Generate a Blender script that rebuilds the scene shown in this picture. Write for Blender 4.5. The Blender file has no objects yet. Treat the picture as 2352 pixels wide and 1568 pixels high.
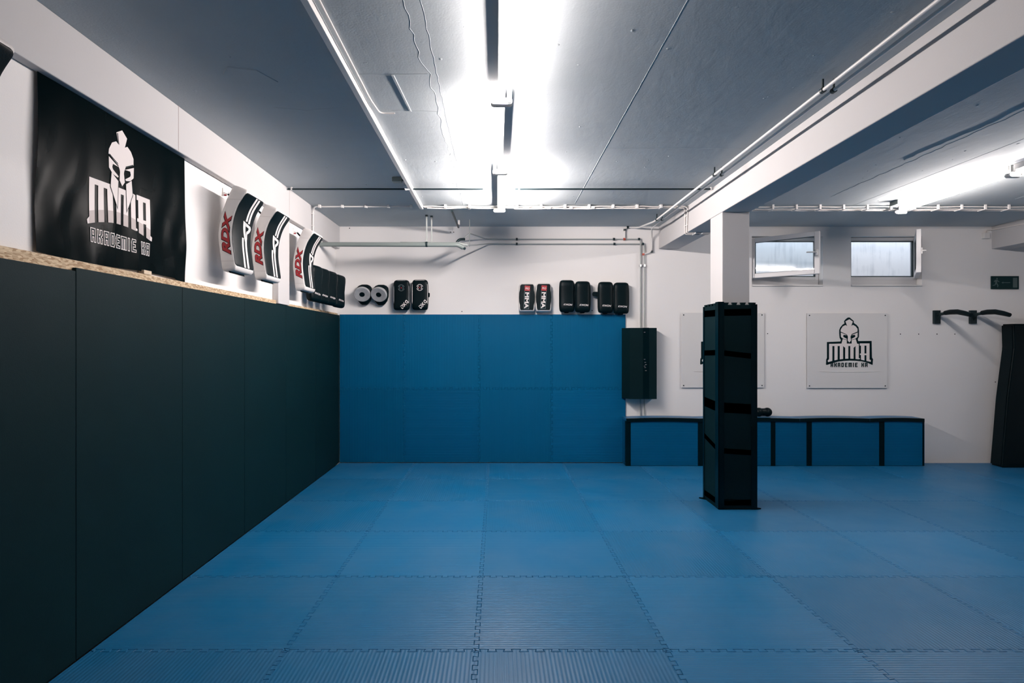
import bpy, bmesh, math, random
from mathutils import Vector, Matrix
from mathutils.geometry import tessellate_polygon
random.seed(7)
R = math.radians
SC = bpy.context.scene
COL = SC.collection

# ------------------------------------------------------------------ camera, world, exposure
F = 1379.0; VX, VY = 1141.0, 790.0; EYE = 1.604
cam_data = bpy.data.cameras.new('camera')
cam = bpy.data.objects.new('camera', cam_data); COL.objects.link(cam)
cam.location = (0, 0, EYE); cam.rotation_euler = (R(90), 0, 0)
cam_data.sensor_width = 36.0; cam_data.lens = F / 2352 * 36.0
cam_data.shift_x = (1176 - VX) / 2352.0
cam_data.shift_y = (VY - 784) / 2352.0
cam_data.clip_start = 0.05; cam_data.clip_end = 100
SC.camera = cam
world = bpy.data.worlds.new('daylight'); SC.world = world; world.use_nodes = True
wbg = world.node_tree.nodes['Background']
wbg.inputs[0].default_value = (0.78, 0.86, 1.0, 1); wbg.inputs[1].default_value = 3.6
SC.view_settings.view_transform = 'Standard'; SC.view_settings.look = 'None'
SC.view_settings.gamma = 1.0; SC.view_settings.use_curve_mapping = False
SC.view_settings.exposure = 0.13
TUBE_STRENGTH = 330.0
SC.cycles.max_bounces = 8; SC.cycles.diffuse_bounces = 5
SC.cycles.sample_clamp_indirect = 6.0
SC.cycles.use_denoising = True
SC.cycles.caustics_reflective = False; SC.cycles.caustics_refractive = False

# ------------------------------------------------------------------ materials
def new_mat(name):
    m = bpy.data.materials.new(name); m.use_nodes = True
    nt = m.node_tree
    return m, nt, nt.nodes['Principled BSDF']

def N(nt, t, **kw):
    n = nt.nodes.new(t)
    for k, v in kw.items():
        if k in n.inputs: n.inputs[k].default_value = v
        else: setattr(n, k, v)
    return n

def mat(name, col, rough=0.6, metal=0.0, bump=0.0, scale=60.0, var=0.0, vscale=3.0, spec=0.5, stretch=None):
    m, nt, b = new_mat(name)
    b.inputs['Base Color'].default_value = (*col, 1); b.inputs['Roughness'].default_value = rough
    b.inputs['Metallic'].default_value = metal; b.inputs['Specular IOR Level'].default_value = spec
    tc = N(nt, 'ShaderNodeTexCoord')
    src = tc.outputs['Object']
    if stretch:
        mp = N(nt, 'ShaderNodeMapping'); mp.inputs['Scale'].default_value = stretch
        nt.links.new(src, mp.inputs[0]); src = mp.outputs[0]
    n2 = N(nt, 'ShaderNodeTexNoise', Scale=vscale, Detail=5.0)
    nt.links.new(src, n2.inputs['Vector'])
    mx = N(nt, 'ShaderNodeMix', data_type='RGBA')
    v = max(var, 0.03)
    mx.inputs[6].default_value = (*[c * (1 - v) for c in col], 1)
    mx.inputs[7].default_value = (*[min(1, c * (1 + v)) for c in col], 1)
    nt.links.new(n2.outputs['Fac'], mx.inputs[0]); nt.links.new(mx.outputs[2], b.inputs['Base Color'])
    if bump > 0:
        n1 = N(nt, 'ShaderNodeTexNoise', Scale=scale, Detail=4.0)
        nt.links.new(src, n1.inputs['Vector'])
        bp = N(nt, 'ShaderNodeBump', Strength=min(1.0, bump), Distance=0.004)
        nt.links.new(n1.outputs['Fac'], bp.inputs['Height']); nt.links.new(bp.outputs[0], b.inputs['Normal'])
    return m

def ceiling_mat():
    m, nt, b = new_mat('painted_concrete_ceiling')
    b.inputs['Roughness'].default_value = 0.75; b.inputs['Specular IOR Level'].default_value = 0.2
    tc = N(nt, 'ShaderNodeTexCoord')
    a = N(nt, 'ShaderNodeTexNoise', Scale=5.0, Detail=6.0, Roughness=0.6)
    c = N(nt, 'ShaderNodeTexNoise', Scale=90.0, Detail=3.0)
    vo = N(nt, 'ShaderNodeTexVoronoi', Scale=5.0)
    mp = N(nt, 'ShaderNodeMapping'); mp.inputs['Scale'].default_value = (5.0, 1.2, 1.0)
    st = N(nt, 'ShaderNodeTexNoise', Scale=3.0, Detail=5.0, Distortion=1.2)
    for n in (a, c, vo): nt.links.new(tc.outputs['Object'], n.inputs['Vector'])
    nt.links.new(tc.outputs['Object'], mp.inputs[0]); nt.links.new(mp.outputs[0], st.inputs['Vector'])
    cr = N(nt, 'ShaderNodeMapRange'); cr.inputs[1].default_value = 0.0; cr.inputs[2].default_value = 0.06
    cr.inputs[3].default_value = 1.0; cr.inputs[4].default_value = 0.0
    nt.links.new(vo.outputs['Distance'], cr.inputs[0])
    m1 = N(nt, 'ShaderNodeMath', operation='MULTIPLY_ADD'); m1.inputs[1].default_value = 0.30
    nt.links.new(c.outputs['Fac'], m1.inputs[0]); nt.links.new(a.outputs['Fac'], m1.inputs[2])
    m2 = N(nt, 'ShaderNodeMath', operation='MULTIPLY_ADD'); m2.inputs[1].default_value = 0.45
    nt.links.new(cr.outputs[0], m2.inputs[0]); nt.links.new(m1.outputs[0], m2.inputs[2])
    m3 = N(nt, 'ShaderNodeMath', operation='MULTIPLY_ADD'); m3.inputs[1].default_value = 0.5
    nt.links.new(st.outputs['Fac'], m3.inputs[0]); nt.links.new(m2.outputs[0], m3.inputs[2])
    bp = N(nt, 'ShaderNodeBump', Strength=0.28, Distance=0.007)
    nt.links.new(m3.outputs[0], bp.inputs['Height']); nt.links.new(bp.outputs[0], b.inputs['Normal'])
    mx = N(nt, 'ShaderNodeMix', data_type='RGBA')
    mx.inputs[6].default_value = (0.46, 0.50, 0.515, 1); mx.inputs[7].default_value = (0.51, 0.55, 0.565, 1)
    nt.links.new(a.outputs['Fac'], mx.inputs[0]); nt.links.new(mx.outputs[2], b.inputs['Base Color'])
    return m

def foam_mat(name, col, axis, rough=0.40, strength=0.36, pitch=0.0215, wear=0.14, spec=0.28):
    m, nt, b = new_mat(name)
    b.inputs['Specular IOR Level'].default_value = spec
    tc = N(nt, 'ShaderNodeTexCoord'); sp = N(nt, 'ShaderNodeSeparateXYZ')
    nt.links.new(tc.outputs['Object'], sp.inputs[0])
    mu = N(nt, 'ShaderNodeMath', operation='MULTIPLY'); mu.inputs[1].default_value = 2 * math.pi / pitch
    nt.links.new(sp.outputs[axis], mu.inputs[0])
    si = N(nt, 'ShaderNodeMath', operation='SINE'); nt.links.new(mu.outputs[0], si.inputs[0])
    fi = N(nt, 'ShaderNodeTexNoise', Scale=260.0, Detail=2.0); nt.links.new(tc.outputs['Object'], fi.inputs['Vector'])
    ad = N(nt, 'ShaderNodeMath', operation='MULTIPLY_ADD'); ad.inputs[1].default_value = 0.35
    nt.links.new(fi.outputs['Fac'], ad.inputs[0]); nt.links.new(si.outputs[0], ad.inputs[2])
    bp = N(nt, 'ShaderNodeBump', Strength=strength, Distance=0.0012)
    nt.links.new(ad.outputs[0], bp.inputs['Height']); nt.links.new(bp.outputs[0], b.inputs['Normal'])
    oi = N(nt, 'ShaderNodeObjectInfo')
    wn = N(nt, 'ShaderNodeTexNoise', Scale=2.2, Detail=6.0, Roughness=0.62, noise_dimensions='4D')
    rm = N(nt, 'ShaderNodeMath', operation='MULTIPLY'); rm.inputs[1].default_value = 40.0
    nt.links.new(oi.outputs['Random'], rm.inputs[0]); nt.links.new(rm.outputs[0], wn.inputs['W'])
    nt.links.new(tc.outputs['Object'], wn.inputs['Vector'])
    mr = N(nt, 'ShaderNodeMapRange'); mr.inputs[1].default_value = 0.35; mr.inputs[2].default_value = 0.75
    nt.links.new(wn.outputs['Fac'], mr.inputs[0])
    mx = N(nt, 'ShaderNodeMix', data_type='RGBA')
    mx.inputs[6].default_value = (*col, 1)
    g = sum(col) / 3
    mx.inputs[7].default_value = (*[c * (1 - wear * .5) + wear * (g * 1.5) for c in col], 1)
    nt.links.new(mr.outputs[0], mx.inputs[0])
    hv = N(nt, 'ShaderNodeHueSaturation')
    vr = N(nt, 'ShaderNodeMapRange'); vr.inputs[3].default_value = 0.86; vr.inputs[4].default_value = 1.12
    nt.links.new(oi.outputs['Random'], vr.inputs[0]); nt.links.new(vr.outputs[0], hv.inputs['Value'])
    nt.links.new(mx.outputs[2], hv.inputs['Color']); nt.links.new(hv.outputs[0], b.inputs['Base Color'])
    rr = N(nt, 'ShaderNodeMapRange'); rr.inputs[3].default_value = rough + .1; rr.inputs[4].default_value = rough - .06
    nt.links.new(wn.outputs['Fac'], rr.inputs[0]); nt.links.new(rr.outputs[0], b.inputs['Roughness'])
    return m

def osb_mat():
    m, nt, b = new_mat('osb_board'); b.inputs['Roughness'].default_value = 0.75
    tc = N(nt, 'ShaderNodeTexCoord'); vo = N(nt, 'ShaderNodeTexVoronoi', Scale=95.0)
    mp = N(nt, 'ShaderNodeMapping'); mp.inputs['Scale'].default_value = (1, 0.45, 1.6)
    nt.links.new(tc.outputs['Object'], mp.inputs[0]); nt.links.new(mp.outputs[0], vo.inputs['Vector'])
    cr = N(nt, 'ShaderNodeValToRGB')
    cr.color_ramp.elements[0].color = (0.30, 0.18, 0.09, 1); cr.color_ramp.elements[1].color = (0.68, 0.54, 0.36, 1)
    sp = N(nt, 'ShaderNodeSeparateColor'); nt.links.new(vo.outputs['Color'], sp.inputs[0])
    nt.links.new(sp.outputs[0], cr.inputs[0]); nt.links.new(cr.outputs[0], b.inputs['Base Color'])
    return m

def emit_mat(name, col, s):
    m, nt, b = new_mat(name); b.inputs['Base Color'].default_value = (.9, .9, .9, 1)
    b.inputs['Emission Color'].default_value = (*col, 1); b.inputs['Emission Strength'].default_value = s
    return m

def glass_mat():
    m = bpy.data.materials.new('window_glass'); m.use_nodes = True; nt = m.node_tree; nt.nodes.clear()
    o = N(nt, 'ShaderNodeOutputMaterial'); mx = N(nt, 'ShaderNodeMixShader')
    t = N(nt, 'ShaderNodeBsdfTransparent'); t.inputs[0].default_value = (.93, .96, .97, 1)
    g = N(nt, 'ShaderNodeBsdfGlossy'); g.inputs['Roughness'].default_value = 0.03
    fr = N(nt, 'ShaderNodeFresnel', IOR=1.5)
    mm = N(nt, 'ShaderNodeMath', operation='MULTIPLY'); mm.inputs[1].default_value = 1.6
    nt.links.new(fr.outputs[0], mm.inputs[0]); nt.links.new(mm.outputs[0], mx.inputs[0])
    nt.links.new(t.outputs[0], mx.inputs[1]); nt.links.new(g.outputs[0], mx.inputs[2]); nt.links.new(mx.outputs[0], o.inputs[0])
    return m

def streak_mat():
    m, nt, b = new_mat('weathered_render'); b.inputs['Roughness'].default_value = 0.8
    tc = N(nt, 'ShaderNodeTexCoord'); mp = N(nt, 'ShaderNodeMapping'); mp.inputs['Scale'].default_value = (9, 1, 0.6)
    n = N(nt, 'ShaderNodeTexNoise', Scale=3.0, Detail=6.0); nt.links.new(tc.outputs['Object'], mp.inputs[0]); nt.links.new(mp.outputs[0], n.inputs['Vector'])
    n2 = N(nt, 'ShaderNodeTexNoise', Scale=4.0, Detail=8.0); nt.links.new(tc.outputs['Object'], n2.inputs['Vector'])
    ml = N(nt, 'ShaderNodeMath', operation='MULTIPLY'); nt.links.new(n.outputs['Fac'], ml.inputs[0]); nt.links.new(n2.outputs['Fac'], ml.inputs[1])
    mr = N(nt, 'ShaderNodeMapRange'); mr.inputs[1].default_value = 0.25; mr.inputs[2].default_value = 0.42
    nt.links.new(ml.outputs[0], mr.inputs[0])
    mx = N(nt, 'ShaderNodeMix', data_type='RGBA'); mx.inputs[6].default_value = (.86, .86, .86, 1); mx.inputs[7].default_value = (.70, .71, .72, 1)
    nt.links.new(mr.outputs[0], mx.inputs[0]); nt.links.new(mx.outputs[2], b.inputs['Base Color'])
    return m

WALL = mat('white_wall_paint', (0.785, 0.768, 0.755), 0.7, bump=0.12, scale=120, var=0.02, vscale=1.2)
CEIL = ceiling_mat()
BEAM = mat('beam_paint', (0.50, 0.49, 0.49), 0.65, bump=0.12, scale=90, var=0.025, vscale=2)
CONC = mat('concrete_slab', (0.2, 0.2, 0.2), 0.9, bump=0.2)
BLUE = [foam_mat('blue_foam_ribs_a', (0.0008, 0.108, 0.245), 0), foam_mat('blue_foam_ribs_b', (0.0008, 0.108, 0.245), 1),
        foam_mat('blue_foam_ribs_c', (0.0005, 0.080, 0.180), 2, wear=.02, spec=.08), foam_mat('blue_foam_ribs_d', (0.0005, 0.090, 0.196), 0, wear=.02, spec=.08)]
SMOOTH = foam_mat('blue_foam_smooth', (0.0008, 0.108, 0.245), 1, strength=0.12)
BLACKFOAM = mat('black_foam', (0.0008, 0.0095, 0.012), 0.6, spec=0.08, bump=0.15, scale=200, var=0.2, vscale=2)
MATBLACK = mat('black_wall_foam', (0.0006, 0.012, 0.015), 0.6, spec=0.10, bump=0.12, scale=160, var=0.2, vscale=1.5)
TAPE = mat('black_tape', (0.0005, 0.0065, 0.009), 0.25, spec=0.1, bump=0.25, scale=30, var=0.1)
LEATHER = mat('black_leather', (0.0003, 0.005, 0.007), 0.42, spec=0.1, bump=0.15, scale=120, var=0.1)
VINYL = mat('black_vinyl_sheet', (0.0003, 0.006, 0.008), 0.27, spec=0.03, bump=0.03, scale=20, var=0.05)
OSB = osb_mat()
PRINT = mat('white_print', (0.74, 0.68, 0.665), 0.55)
PRINTG = mat('grey_print', (0.44, 0.38, 0.37), 0.55)
PRINTDIM = mat('faded_print', (0.10, 0.13, 0.14), 0.55)
PRINTRED = mat('red_print', (0.34, 0.006, 0.012), 0.5)
DARKPRINT = mat('dark_print', (0.0005, 0.010, 0.013), 0.5, spec=0.1)
WHITEPAD = mat('white_leather', (0.70, 0.67, 0.65), 0.45, bump=0.08, scale=150)
GREYPAD = mat('grey_leather', (0.33, 0.34, 0.35), 0.5, bump=0.15, scale=60, var=0.25, vscale=25)
METALW = mat('white_enamel', (0.80, 0.78, 0.76), 0.35)
PLASTIC = mat('white_plastic', (0.72, 0.70, 0.68), 0.4)
CABLE = mat('cable_sheath', (0.68, 0.64, 0.61), 0.5)
PIPE = mat('painted_pipe', (0.36, 0.385, 0.375), 0.4)
GREYPIPE = mat('grey_drain_pipe', (0.20, 0.235, 0.225), 0.42)
WPIPE = mat('white_pipe', (0.70, 0.68, 0.66), 0.35)
DMETAL = mat('dark_metal', (0.015, 0.03, 0.035), 0.4, metal=0.6)
CLIPM = mat('dark_rubber_clip', (0.008, 0.022, 0.026), 0.5)
STEEL = mat('steel', (0.5, 0.5, 0.5), 0.3, metal=1.0)
BRASS = mat('copper_red_valve', (0.42, 0.06, 0.03), 0.4)
WOOD = mat('wood_block', (0.62, 0.50, 0.36), 0.7, var=0.2, vscale=30)
PLATE = mat('acrylic_plate', (0.68, 0.67, 0.66), 0.3, bump=0.02, scale=8)
TUBE = {k: emit_mat('lit_tube', (1.0, 0.90, 0.865), TUBE_STRENGTH * k) for k in (.30, .45, .65, .66, 1.95)}
GLASS = glass_mat(); STREAK = streak_mat()
SIGNG = mat('green_sign', (0.004, 0.026, 0.028), 0.5, spec=.2); SIGNW = mat('sign_symbol', (0.07, 0.11, 0.11), 0.5)
FRAMEP = mat('window_frame_plastic', (0.62, 0.62, 0.63), 0.35)
DARKREVEAL = mat('window_gasket', (0.01, 0.03, 0.035), 0.5)

# ------------------------------------------------------------------ builders
ORG = {}
def at(px, py, Y): return Vector(((px - VX) * Y / F, Y, EYE + (VY - py) * Y / F))

def obj(name, bm, m, parent=None, org=None, smooth=False):
    if parent is not None: o0 = ORG[parent.name]
    elif org is not None: o0 = Vector(org)
    else:
        xs = [v.co for v in bm.verts]
        o0 = Vector(((min(v.x for v in xs) + max(v.x for v in xs)) / 2, (min(v.y for v in xs) + max(v.y for v in xs)) / 2, min(v.z for v in xs)))
    for v in bm.verts: v.co -= o0
    me = bpy.data.meshes.new(name); bm.to_mesh(me); bm.free(); me.materials.append(m)
    if smooth:
        me.shade_smooth() if hasattr(me, 'shade_smooth') else None
        try: me.set_sharp_from_angle(angle=R(smooth if smooth is not True else 45))
        except Exception: pass
    o = bpy.data.objects.new(name, me); COL.objects.link(o)
    if parent is None: o.location = o0
    else: o.parent = parent
    ORG[o.name] = o0.copy()
    return o

def tag(o, label, cat, group=None):
    o['label'] = label; o['category'] = cat
    if group: o['group'] = group
    return o
def thing(name, loc, label, cat, group=None):
    o = bpy.data.objects.new(name, None); COL.objects.link(o); o.location = loc; o.empty_display_size = .1
    ORG[o.name] = Vector(loc); return tag(o, label, cat, group)
def struct(name, bm, m, parent=None, **k):
    o = obj(name, bm, m, parent, **k)
    if parent is None: o['kind'] = 'structure'
    return o
def dup(root, dloc, label, rotz=0.0, scale=None):
    r = root.copy(); COL.objects.link(r); r.location = root.location + Vector(dloc); r['label'] = label
    r.rotation_euler = (root.rotation_euler[0], root.rotation_euler[1], root.rotation_euler[2] + rotz)
    if scale: r.scale = scale
    def rec(src, dst):
        for ch in list(src.children):
            c = ch.copy(); COL.objects.link(c); c.parent = dst; rec(ch, c)
    rec(root, r); return r

def box(bm, x0, x1, y0, y1, z0, z1, bev=0.0, seg=2):
    t = bmesh.new(); bmesh.ops.create_cube(t, size=1.0)
    for v in t.verts:
        v.co = Vector((x0 + (v.co.x + .5) * (x1 - x0), y0 + (v.co.y + .5) * (y1 - y0), z0 + (v.co.z + .5) * (z1 - z0)))
    if bev > 0: bmesh.ops.bevel(t, geom=t.edges[:], offset=bev, segments=seg, affect='EDGES', profile=0.5)
    merge(bm, t)
def merge(bm, t):
    me = bpy.data.meshes.new('tmp'); t.to_mesh(me); t.free(); bm.from_mesh(me); bpy.data.meshes.remove(me)
def B(*a, **k):
    bm = bmesh.new(); box(bm, *a, **k); return bm

def prism(bm, pts, vec, bev=0.0, seg=2):
    """polygon (list of 3d pts) extruded along vec"""
    t = bmesh.new(); vs = [t.verts.new(p) for p in pts]; f = t.faces.new(vs)
    r = bmesh.ops.extrude_face_region(t, geom=[f])
    for v in [g for g in r['geom'] if isinstance(g, bmesh.types.BMVert)]: v.co += Vector(vec)
    bmesh.ops.recalc_face_normals(t, faces=t.faces[:])
    if bev > 0: bmesh.ops.bevel(t, geom=t.edges[:], offset=bev, segments=seg, affect='EDGES')
    merge(bm, t)

def sweep(bm, pts, r, n=10, cap=True):
    pts = [Vector(p) for p in pts]; rings = []
    up = None
    for i, p in enumerate(pts):
        if i == 0: d = (pts[1] - p).normalized()
        elif i == len(pts) - 1: d = (p - pts[i - 1]).normalized()
        else: d = ((pts[i + 1] - p).normalized() + (p - pts[i - 1]).normalized()).normalized()
        if up is None:
            up = Vector((0, 0, 1)) if abs(d.z) < .9 else Vector((1, 0, 0))
        s = d.cross(up).normalized(); up = s.cross(d).normalized()
        k = 1.0
        if 0 < i < len(pts) - 1:
            c = (pts[i + 1] - p).normalized().dot(d); k = 1 / max(.5, c)
        rr = r[i] if isinstance(r, (list, tuple)) else r
        rings.append([bm.verts.new(p + (s * math.cos(2 * math.pi * j / n) + up * math.sin(2 * math.pi * j / n)) * rr) for j in range(n)])
    for a, b in zip(rings, rings[1:]):
        for j in range(n): bm.faces.new((a[j], a[(j + 1) % n], b[(j + 1) % n], b[j]))
    if cap:
        bm.faces.new(rings[0]); bm.faces.new(list(reversed(rings[-1])))
    bmesh.ops.recalc_face_normals(bm, faces=bm.faces[:])

def bend(pts, rad=0.04, n=5):
    """round the corners of a polyline"""
    pts = [Vector(p) for p in pts]; out = [pts[0]]
    for a, b, c in zip(pts, pts[1:], pts[2:]):
        d1 = (a - b); d2 = (c - b); k = min(rad, d1.length * .45, d2.length * .45)
        p1 = b + d1.normalized() * k; p2 = b + d2.normalized() * k
        for i in range(n + 1):
            t = i / n; out.append(p1 * (1 - t) ** 2 + b * 2 * t * (1 - t) + p2 * t * t)
    out.append(pts[-1]); return out
def tube(pts, r, n=10):
    bm = bmesh.new(); sweep(bm, pts, r, n); return bm

def disc(bm, c, nrm, r, depth, n=20):
    nrm = Vector(nrm).normalized(); sweep(bm, [Vector(c), Vector(c) + nrm * depth], r, n)

def loft(sections, n=28, map3=None):
    """sections: (cx, cz, hw, ht, exponent, yshift): superellipse ring in local x (width), y (thickness) at height z"""
    bm = bmesh.new(); rings = []
    for (cx, z, hw, ht, ex, ys) in sections:
        ring = []
        for j in range(n):
            a = 2 * math.pi * j / n; ca, sa = math.cos(a), math.sin(a)
            x = cx + hw * math.copysign(abs(ca) ** (2 / ex), ca); y = ys + ht * math.copysign(abs(sa) ** (2 / ex), sa)
            p = Vector((x, y, z)); ring.append(bm.verts.new(map3(p) if map3 else p))
        rings.append(ring)
    for a, b in zip(rings, rings[1:]):
        for j in range(n): bm.faces.new((a[j], a[(j + 1) % n], b[(j + 1) % n], b[j]))
    bm.faces.new(rings[0]); bm.faces.new(list(reversed(rings[-1])))
    bmesh.ops.recalc_face_normals(bm, faces=bm.faces[:])
    return bm

def flat(polys, fn, sub=0.0, th=0.0):
    """2d polygons mapped through fn(u, v) to 3d"""
    bm = bmesh.new()
    for ip, p in enumerate(polys):
        t = bmesh.new(); vs = [t.verts.new((a, b, 0)) for a, b in p]
        for tri in tessellate_polygon([[Vector((a, b, 0)) for a, b in p]]):
            try: t.faces.new([vs[i] for i in tri])
            except ValueError: pass
        if sub:
            for _ in range(6):
                es = [e for e in t.edges if e.calc_length() > sub]
                if not es: break
                bmesh.ops.subdivide_edges(t, edges=es, cuts=1)
                bmesh.ops.triangulate(t, faces=t.faces[:])
        sz = max(max(abs(a), abs(b)) for a, b in p); e = max(1e-5, sz * 1e-3)
        for v in t.verts:        # every piece sits a hair above the one before it, so none coincide
            u_, w_ = v.co.x, v.co.y; q = fn(u_, w_); n = (fn(u_ + e, w_) - q).cross(fn(u_, w_ + e) - q)
            v.co = q + n.normalized() * (1.2e-5 * ip)
        merge(bm, t)
    return bm

_txt = {}
def text2d(s, size=1.0, shear=0.0, offset=0.0):
    key = (s, shear, offset)
    if key not in _txt:
        cu = bpy.data.curves.new('t', 'FONT'); cu.body = s; cu.size = 1; cu.shear = shear; cu.offset = offset
        cu.align_x = 'CENTER'; cu.align_y = 'CENTER'; cu.resolution_u = 4
        o = bpy.data.objects.new('t', cu); COL.objects.link(o)
        dg = bpy.context.evaluated_depsgraph_get(); dg.update()
        me = bpy.data.meshes.new_from_object(o.evaluated_get(dg))
        xs = [v.co.x for v in me.vertices]; ys = [v.co.y for v in me.vertices]
        cx, cy = (min(xs) + max(xs)) / 2, (min(ys) + max(ys)) / 2
        w, h = max(xs) - min(xs), max(ys) - min(ys)
        _txt[key] = ([((v.co.x - cx) / w, (v.co.y - cy) / h) for v in me.vertices], [tuple(p.vertices) for p in me.polygons])
        bpy.data.objects.remove(o); bpy.data.curves.remove(cu); bpy.data.meshes.remove(me)
    return _txt[key]
def text_bm(s, w, h, fn, **k):
    """text filling a w x h box centred on (0, 0), mapped through fn"""
    vs, fs = text2d(s, **k); bm = bmesh.new()
    vv = [bm.verts.new(fn(a * w, b * h)) for a, b in vs]
    for f in fs:
        try: bm.faces.new([vv[i] for i in f])
        except ValueError: pass
    return bm

# ------------------------------------------------------------------ room
XL, XR, Y0R, YB, ZC = -2.19, 8.6, -1.6, 8.155, 3.2
struct('floor', B(XL - .2, XR + .2, Y0R - .2, YB + .4, -.2, -.04), CONC)
struct('ceiling', B(XL - .2, XR + .2, Y0R - .2, YB + .3, ZC, ZC + .2), CEIL)
ceiling = bpy.data.objects['ceiling']
struct('wall_left', B(XL - .2, XL, Y0R, YB, -.04, ZC), WALL)
struct('wall_right', B(XR, XR + .2, Y0R, YB, -.04, ZC), WALL)
struct('wall_rear', B(XL - .2, XR + .2, Y0R - .2, Y0R, -.04, ZC), WALL)
# back wall with two window openings
W1 = (3.465, 4.43, 2.388, 3.07); W2 = (4.81, 5.775, 2.388, 3.07)
bw = bmesh.new(); Yw = YB + .22
for (a, b, c, d) in ((XL, W1[0], -.04, ZC), (W1[1], W2[0], -.04, ZC), (W2[1], XR, -.04, ZC)): box(bw, a, b, YB, Yw, c, d)
for w in (W1, W2):
    box(bw, w[0], w[1], YB, Yw, -.04, w[2]); box(bw, w[0], w[1], YB, Yw, w[3], ZC)
struct('wall_back', bw, WALL)

# beams and the pillar
def beam(n, x0, x1, y1=YB):
    o = struct(n, B(x0, x1, Y0R, y1, 2.895, ZC, bev=.006), BEAM); return o
beam('trim_1', XL, -2.132)
beam('trim_2', 2.20, 2.475)
beam('trim_3', 6.72, 7.0)
struct('trim_4', B(XL, -2.130, 5.86, 6.17, 2.0, 2.897, bev=.004), BEAM)
struct('trim_5', B(2.205, 2.472, 5.87, 6.20, 0.0, 2.896, bev=.006), BEAM)

# ceiling relief: raised plaster seams
def ridge(pts, w, name='plaster_seam', h=.0018, jit=.005):
    w = w * .6; h = h * .7
    bm = bmesh.new(); out = []
    for (a, b) in zip(pts, pts[1:]):
        a = Vector(a); b = Vector(b); n = max(2, int((b - a).length / .06))
        for i in range(n): out.append(a.lerp(b, i / n))
    out.append(Vector(pts[-1]))
    d = (Vector(pts[-1]) - Vector(pts[0])).normalized(); s = Vector((d.y, -d.x))
    q = []
    for i, p in enumerate(out):
        j = random.uniform(-jit, jit); ww = w * random.uniform(.4, 1.1)
        q.append((p + s * (j - ww), p + s * j, p + s * (j + ww)))
    rows = [[bm.verts.new((c.x, c.y, ZC - (h if k == 1 else -.001))) for k, c in enumerate(r)] for r in q]
    for a, b in zip(rows, rows[1:]):
        for k in range(2): bm.faces.new((a[k], a[k + 1], b[k + 1], b[k]))
    bmesh.ops.recalc_face_normals(bm, faces=bm.faces[:])
    struct(name, bm, CEIL, ceiling)
ridge([(-.427, 2.0), (-.43, 3.4), (-.40, 3.55), (-.40, 4.6), (-.39, 5.2), (-.385, 7.0)], .007, jit=.012)
ridge([(-.35, 2.0), (-.355, 4.2), (-.35, 5.4)], .004, jit=.004)
ridge([(-.63, 3.55), (-.41, 3.55)], .004); ridge([(-.82, 3.55), (-.63, 3.56)], .002)
ridge([(-.72, 4.1), (-.41, 4.12)], .004)
ridge([(.885, 1.5), (.885, 6.8)], .004, jit=.001)
ridge([(.885, 4.9), (2.2, 4.9)], .003, jit=.002)
ridge([(3.6, 2.0), (3.62, 6.5)], .005, jit=.012); ridge([(3.5, 3.6), (3.56, 4.3), (3.52, 5.2)], .016, h=.008, jit=.01)
ridge([(4.1, 2.0), (4.1, 7.0)], .003, jit=.001); ridge([(5.7, 3.5), (5.7, 6.6)], .004, jit=.002)
ridge([(-1.5, 4.05), (-1.3, 4.1), (-1.05, 4.05)], .004); ridge([(-1.62, 3.55), (-1.55, 3.45), (-1.4, 3.5), (-1.33, 3.65)], .012, h=.006)
bm = bmesh.new()   # straight shadow-casting step of the patched hatch
prism(bm, [(-.625, 3.56, ZC + .001), (-.61, 3.56, ZC + .001), (-.585, 4.11, ZC + .001), (-.595, 4.11, ZC + .001)], (0, 0, -.007))
struct('plaster_step', bm, CEIL, ceiling)
bm = bmesh.new()
for i in range(150):
    x, y = random.uniform(-2.0, 6.2), random.uniform(2.0, 7.6)
    if 1.95 < x < 2.7: continue
    r = random.uniform(.004, .011)
    t = bmesh.new(); bmesh.ops.create_icosphere(t, subdivisions=1, radius=r)
    for v in t.verts: v.co = Vector((v.co.x * random.uniform(.7, 1.3) + x, v.co.y * random.uniform(.7, 1.6) + y, v.co.z * .35 + ZC))
    merge(bm, t)
s = struct('plaster_lumps', bm, CEIL, ceiling); s['kind'] = 'stuff'

# seam on the left beam
struct('beam_joint', B(-2.134, -2.1305, 4.02, 4.026, 2.90, 3.2), PRINTG, bpy.data.objects['trim_1'])
struct('beam_joint', B(-2.134, -2.1305, 6.17, 6.174, 2.90, 3.2), PRINTG, bpy.data.objects['trim_1'])

# screw holes and stains in the back wall
bm = bmesh.new()
for px, py in ((1763, 766), (2068, 767), (2110, 767), (2152, 767), (2193, 767), (803, 524), (1035, 533), (1042, 533), (1061, 715), (1360, 713), (2286, 877)):
    p = at(px, py, YB); disc(bm, (p.x, YB - .002, p.z), (0, 1, 0), .007, .006, 10)
struct('screw_holes', bm, DARKPRINT, bpy.data.objects['wall_back'])['kind'] = 'stuff'

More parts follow.
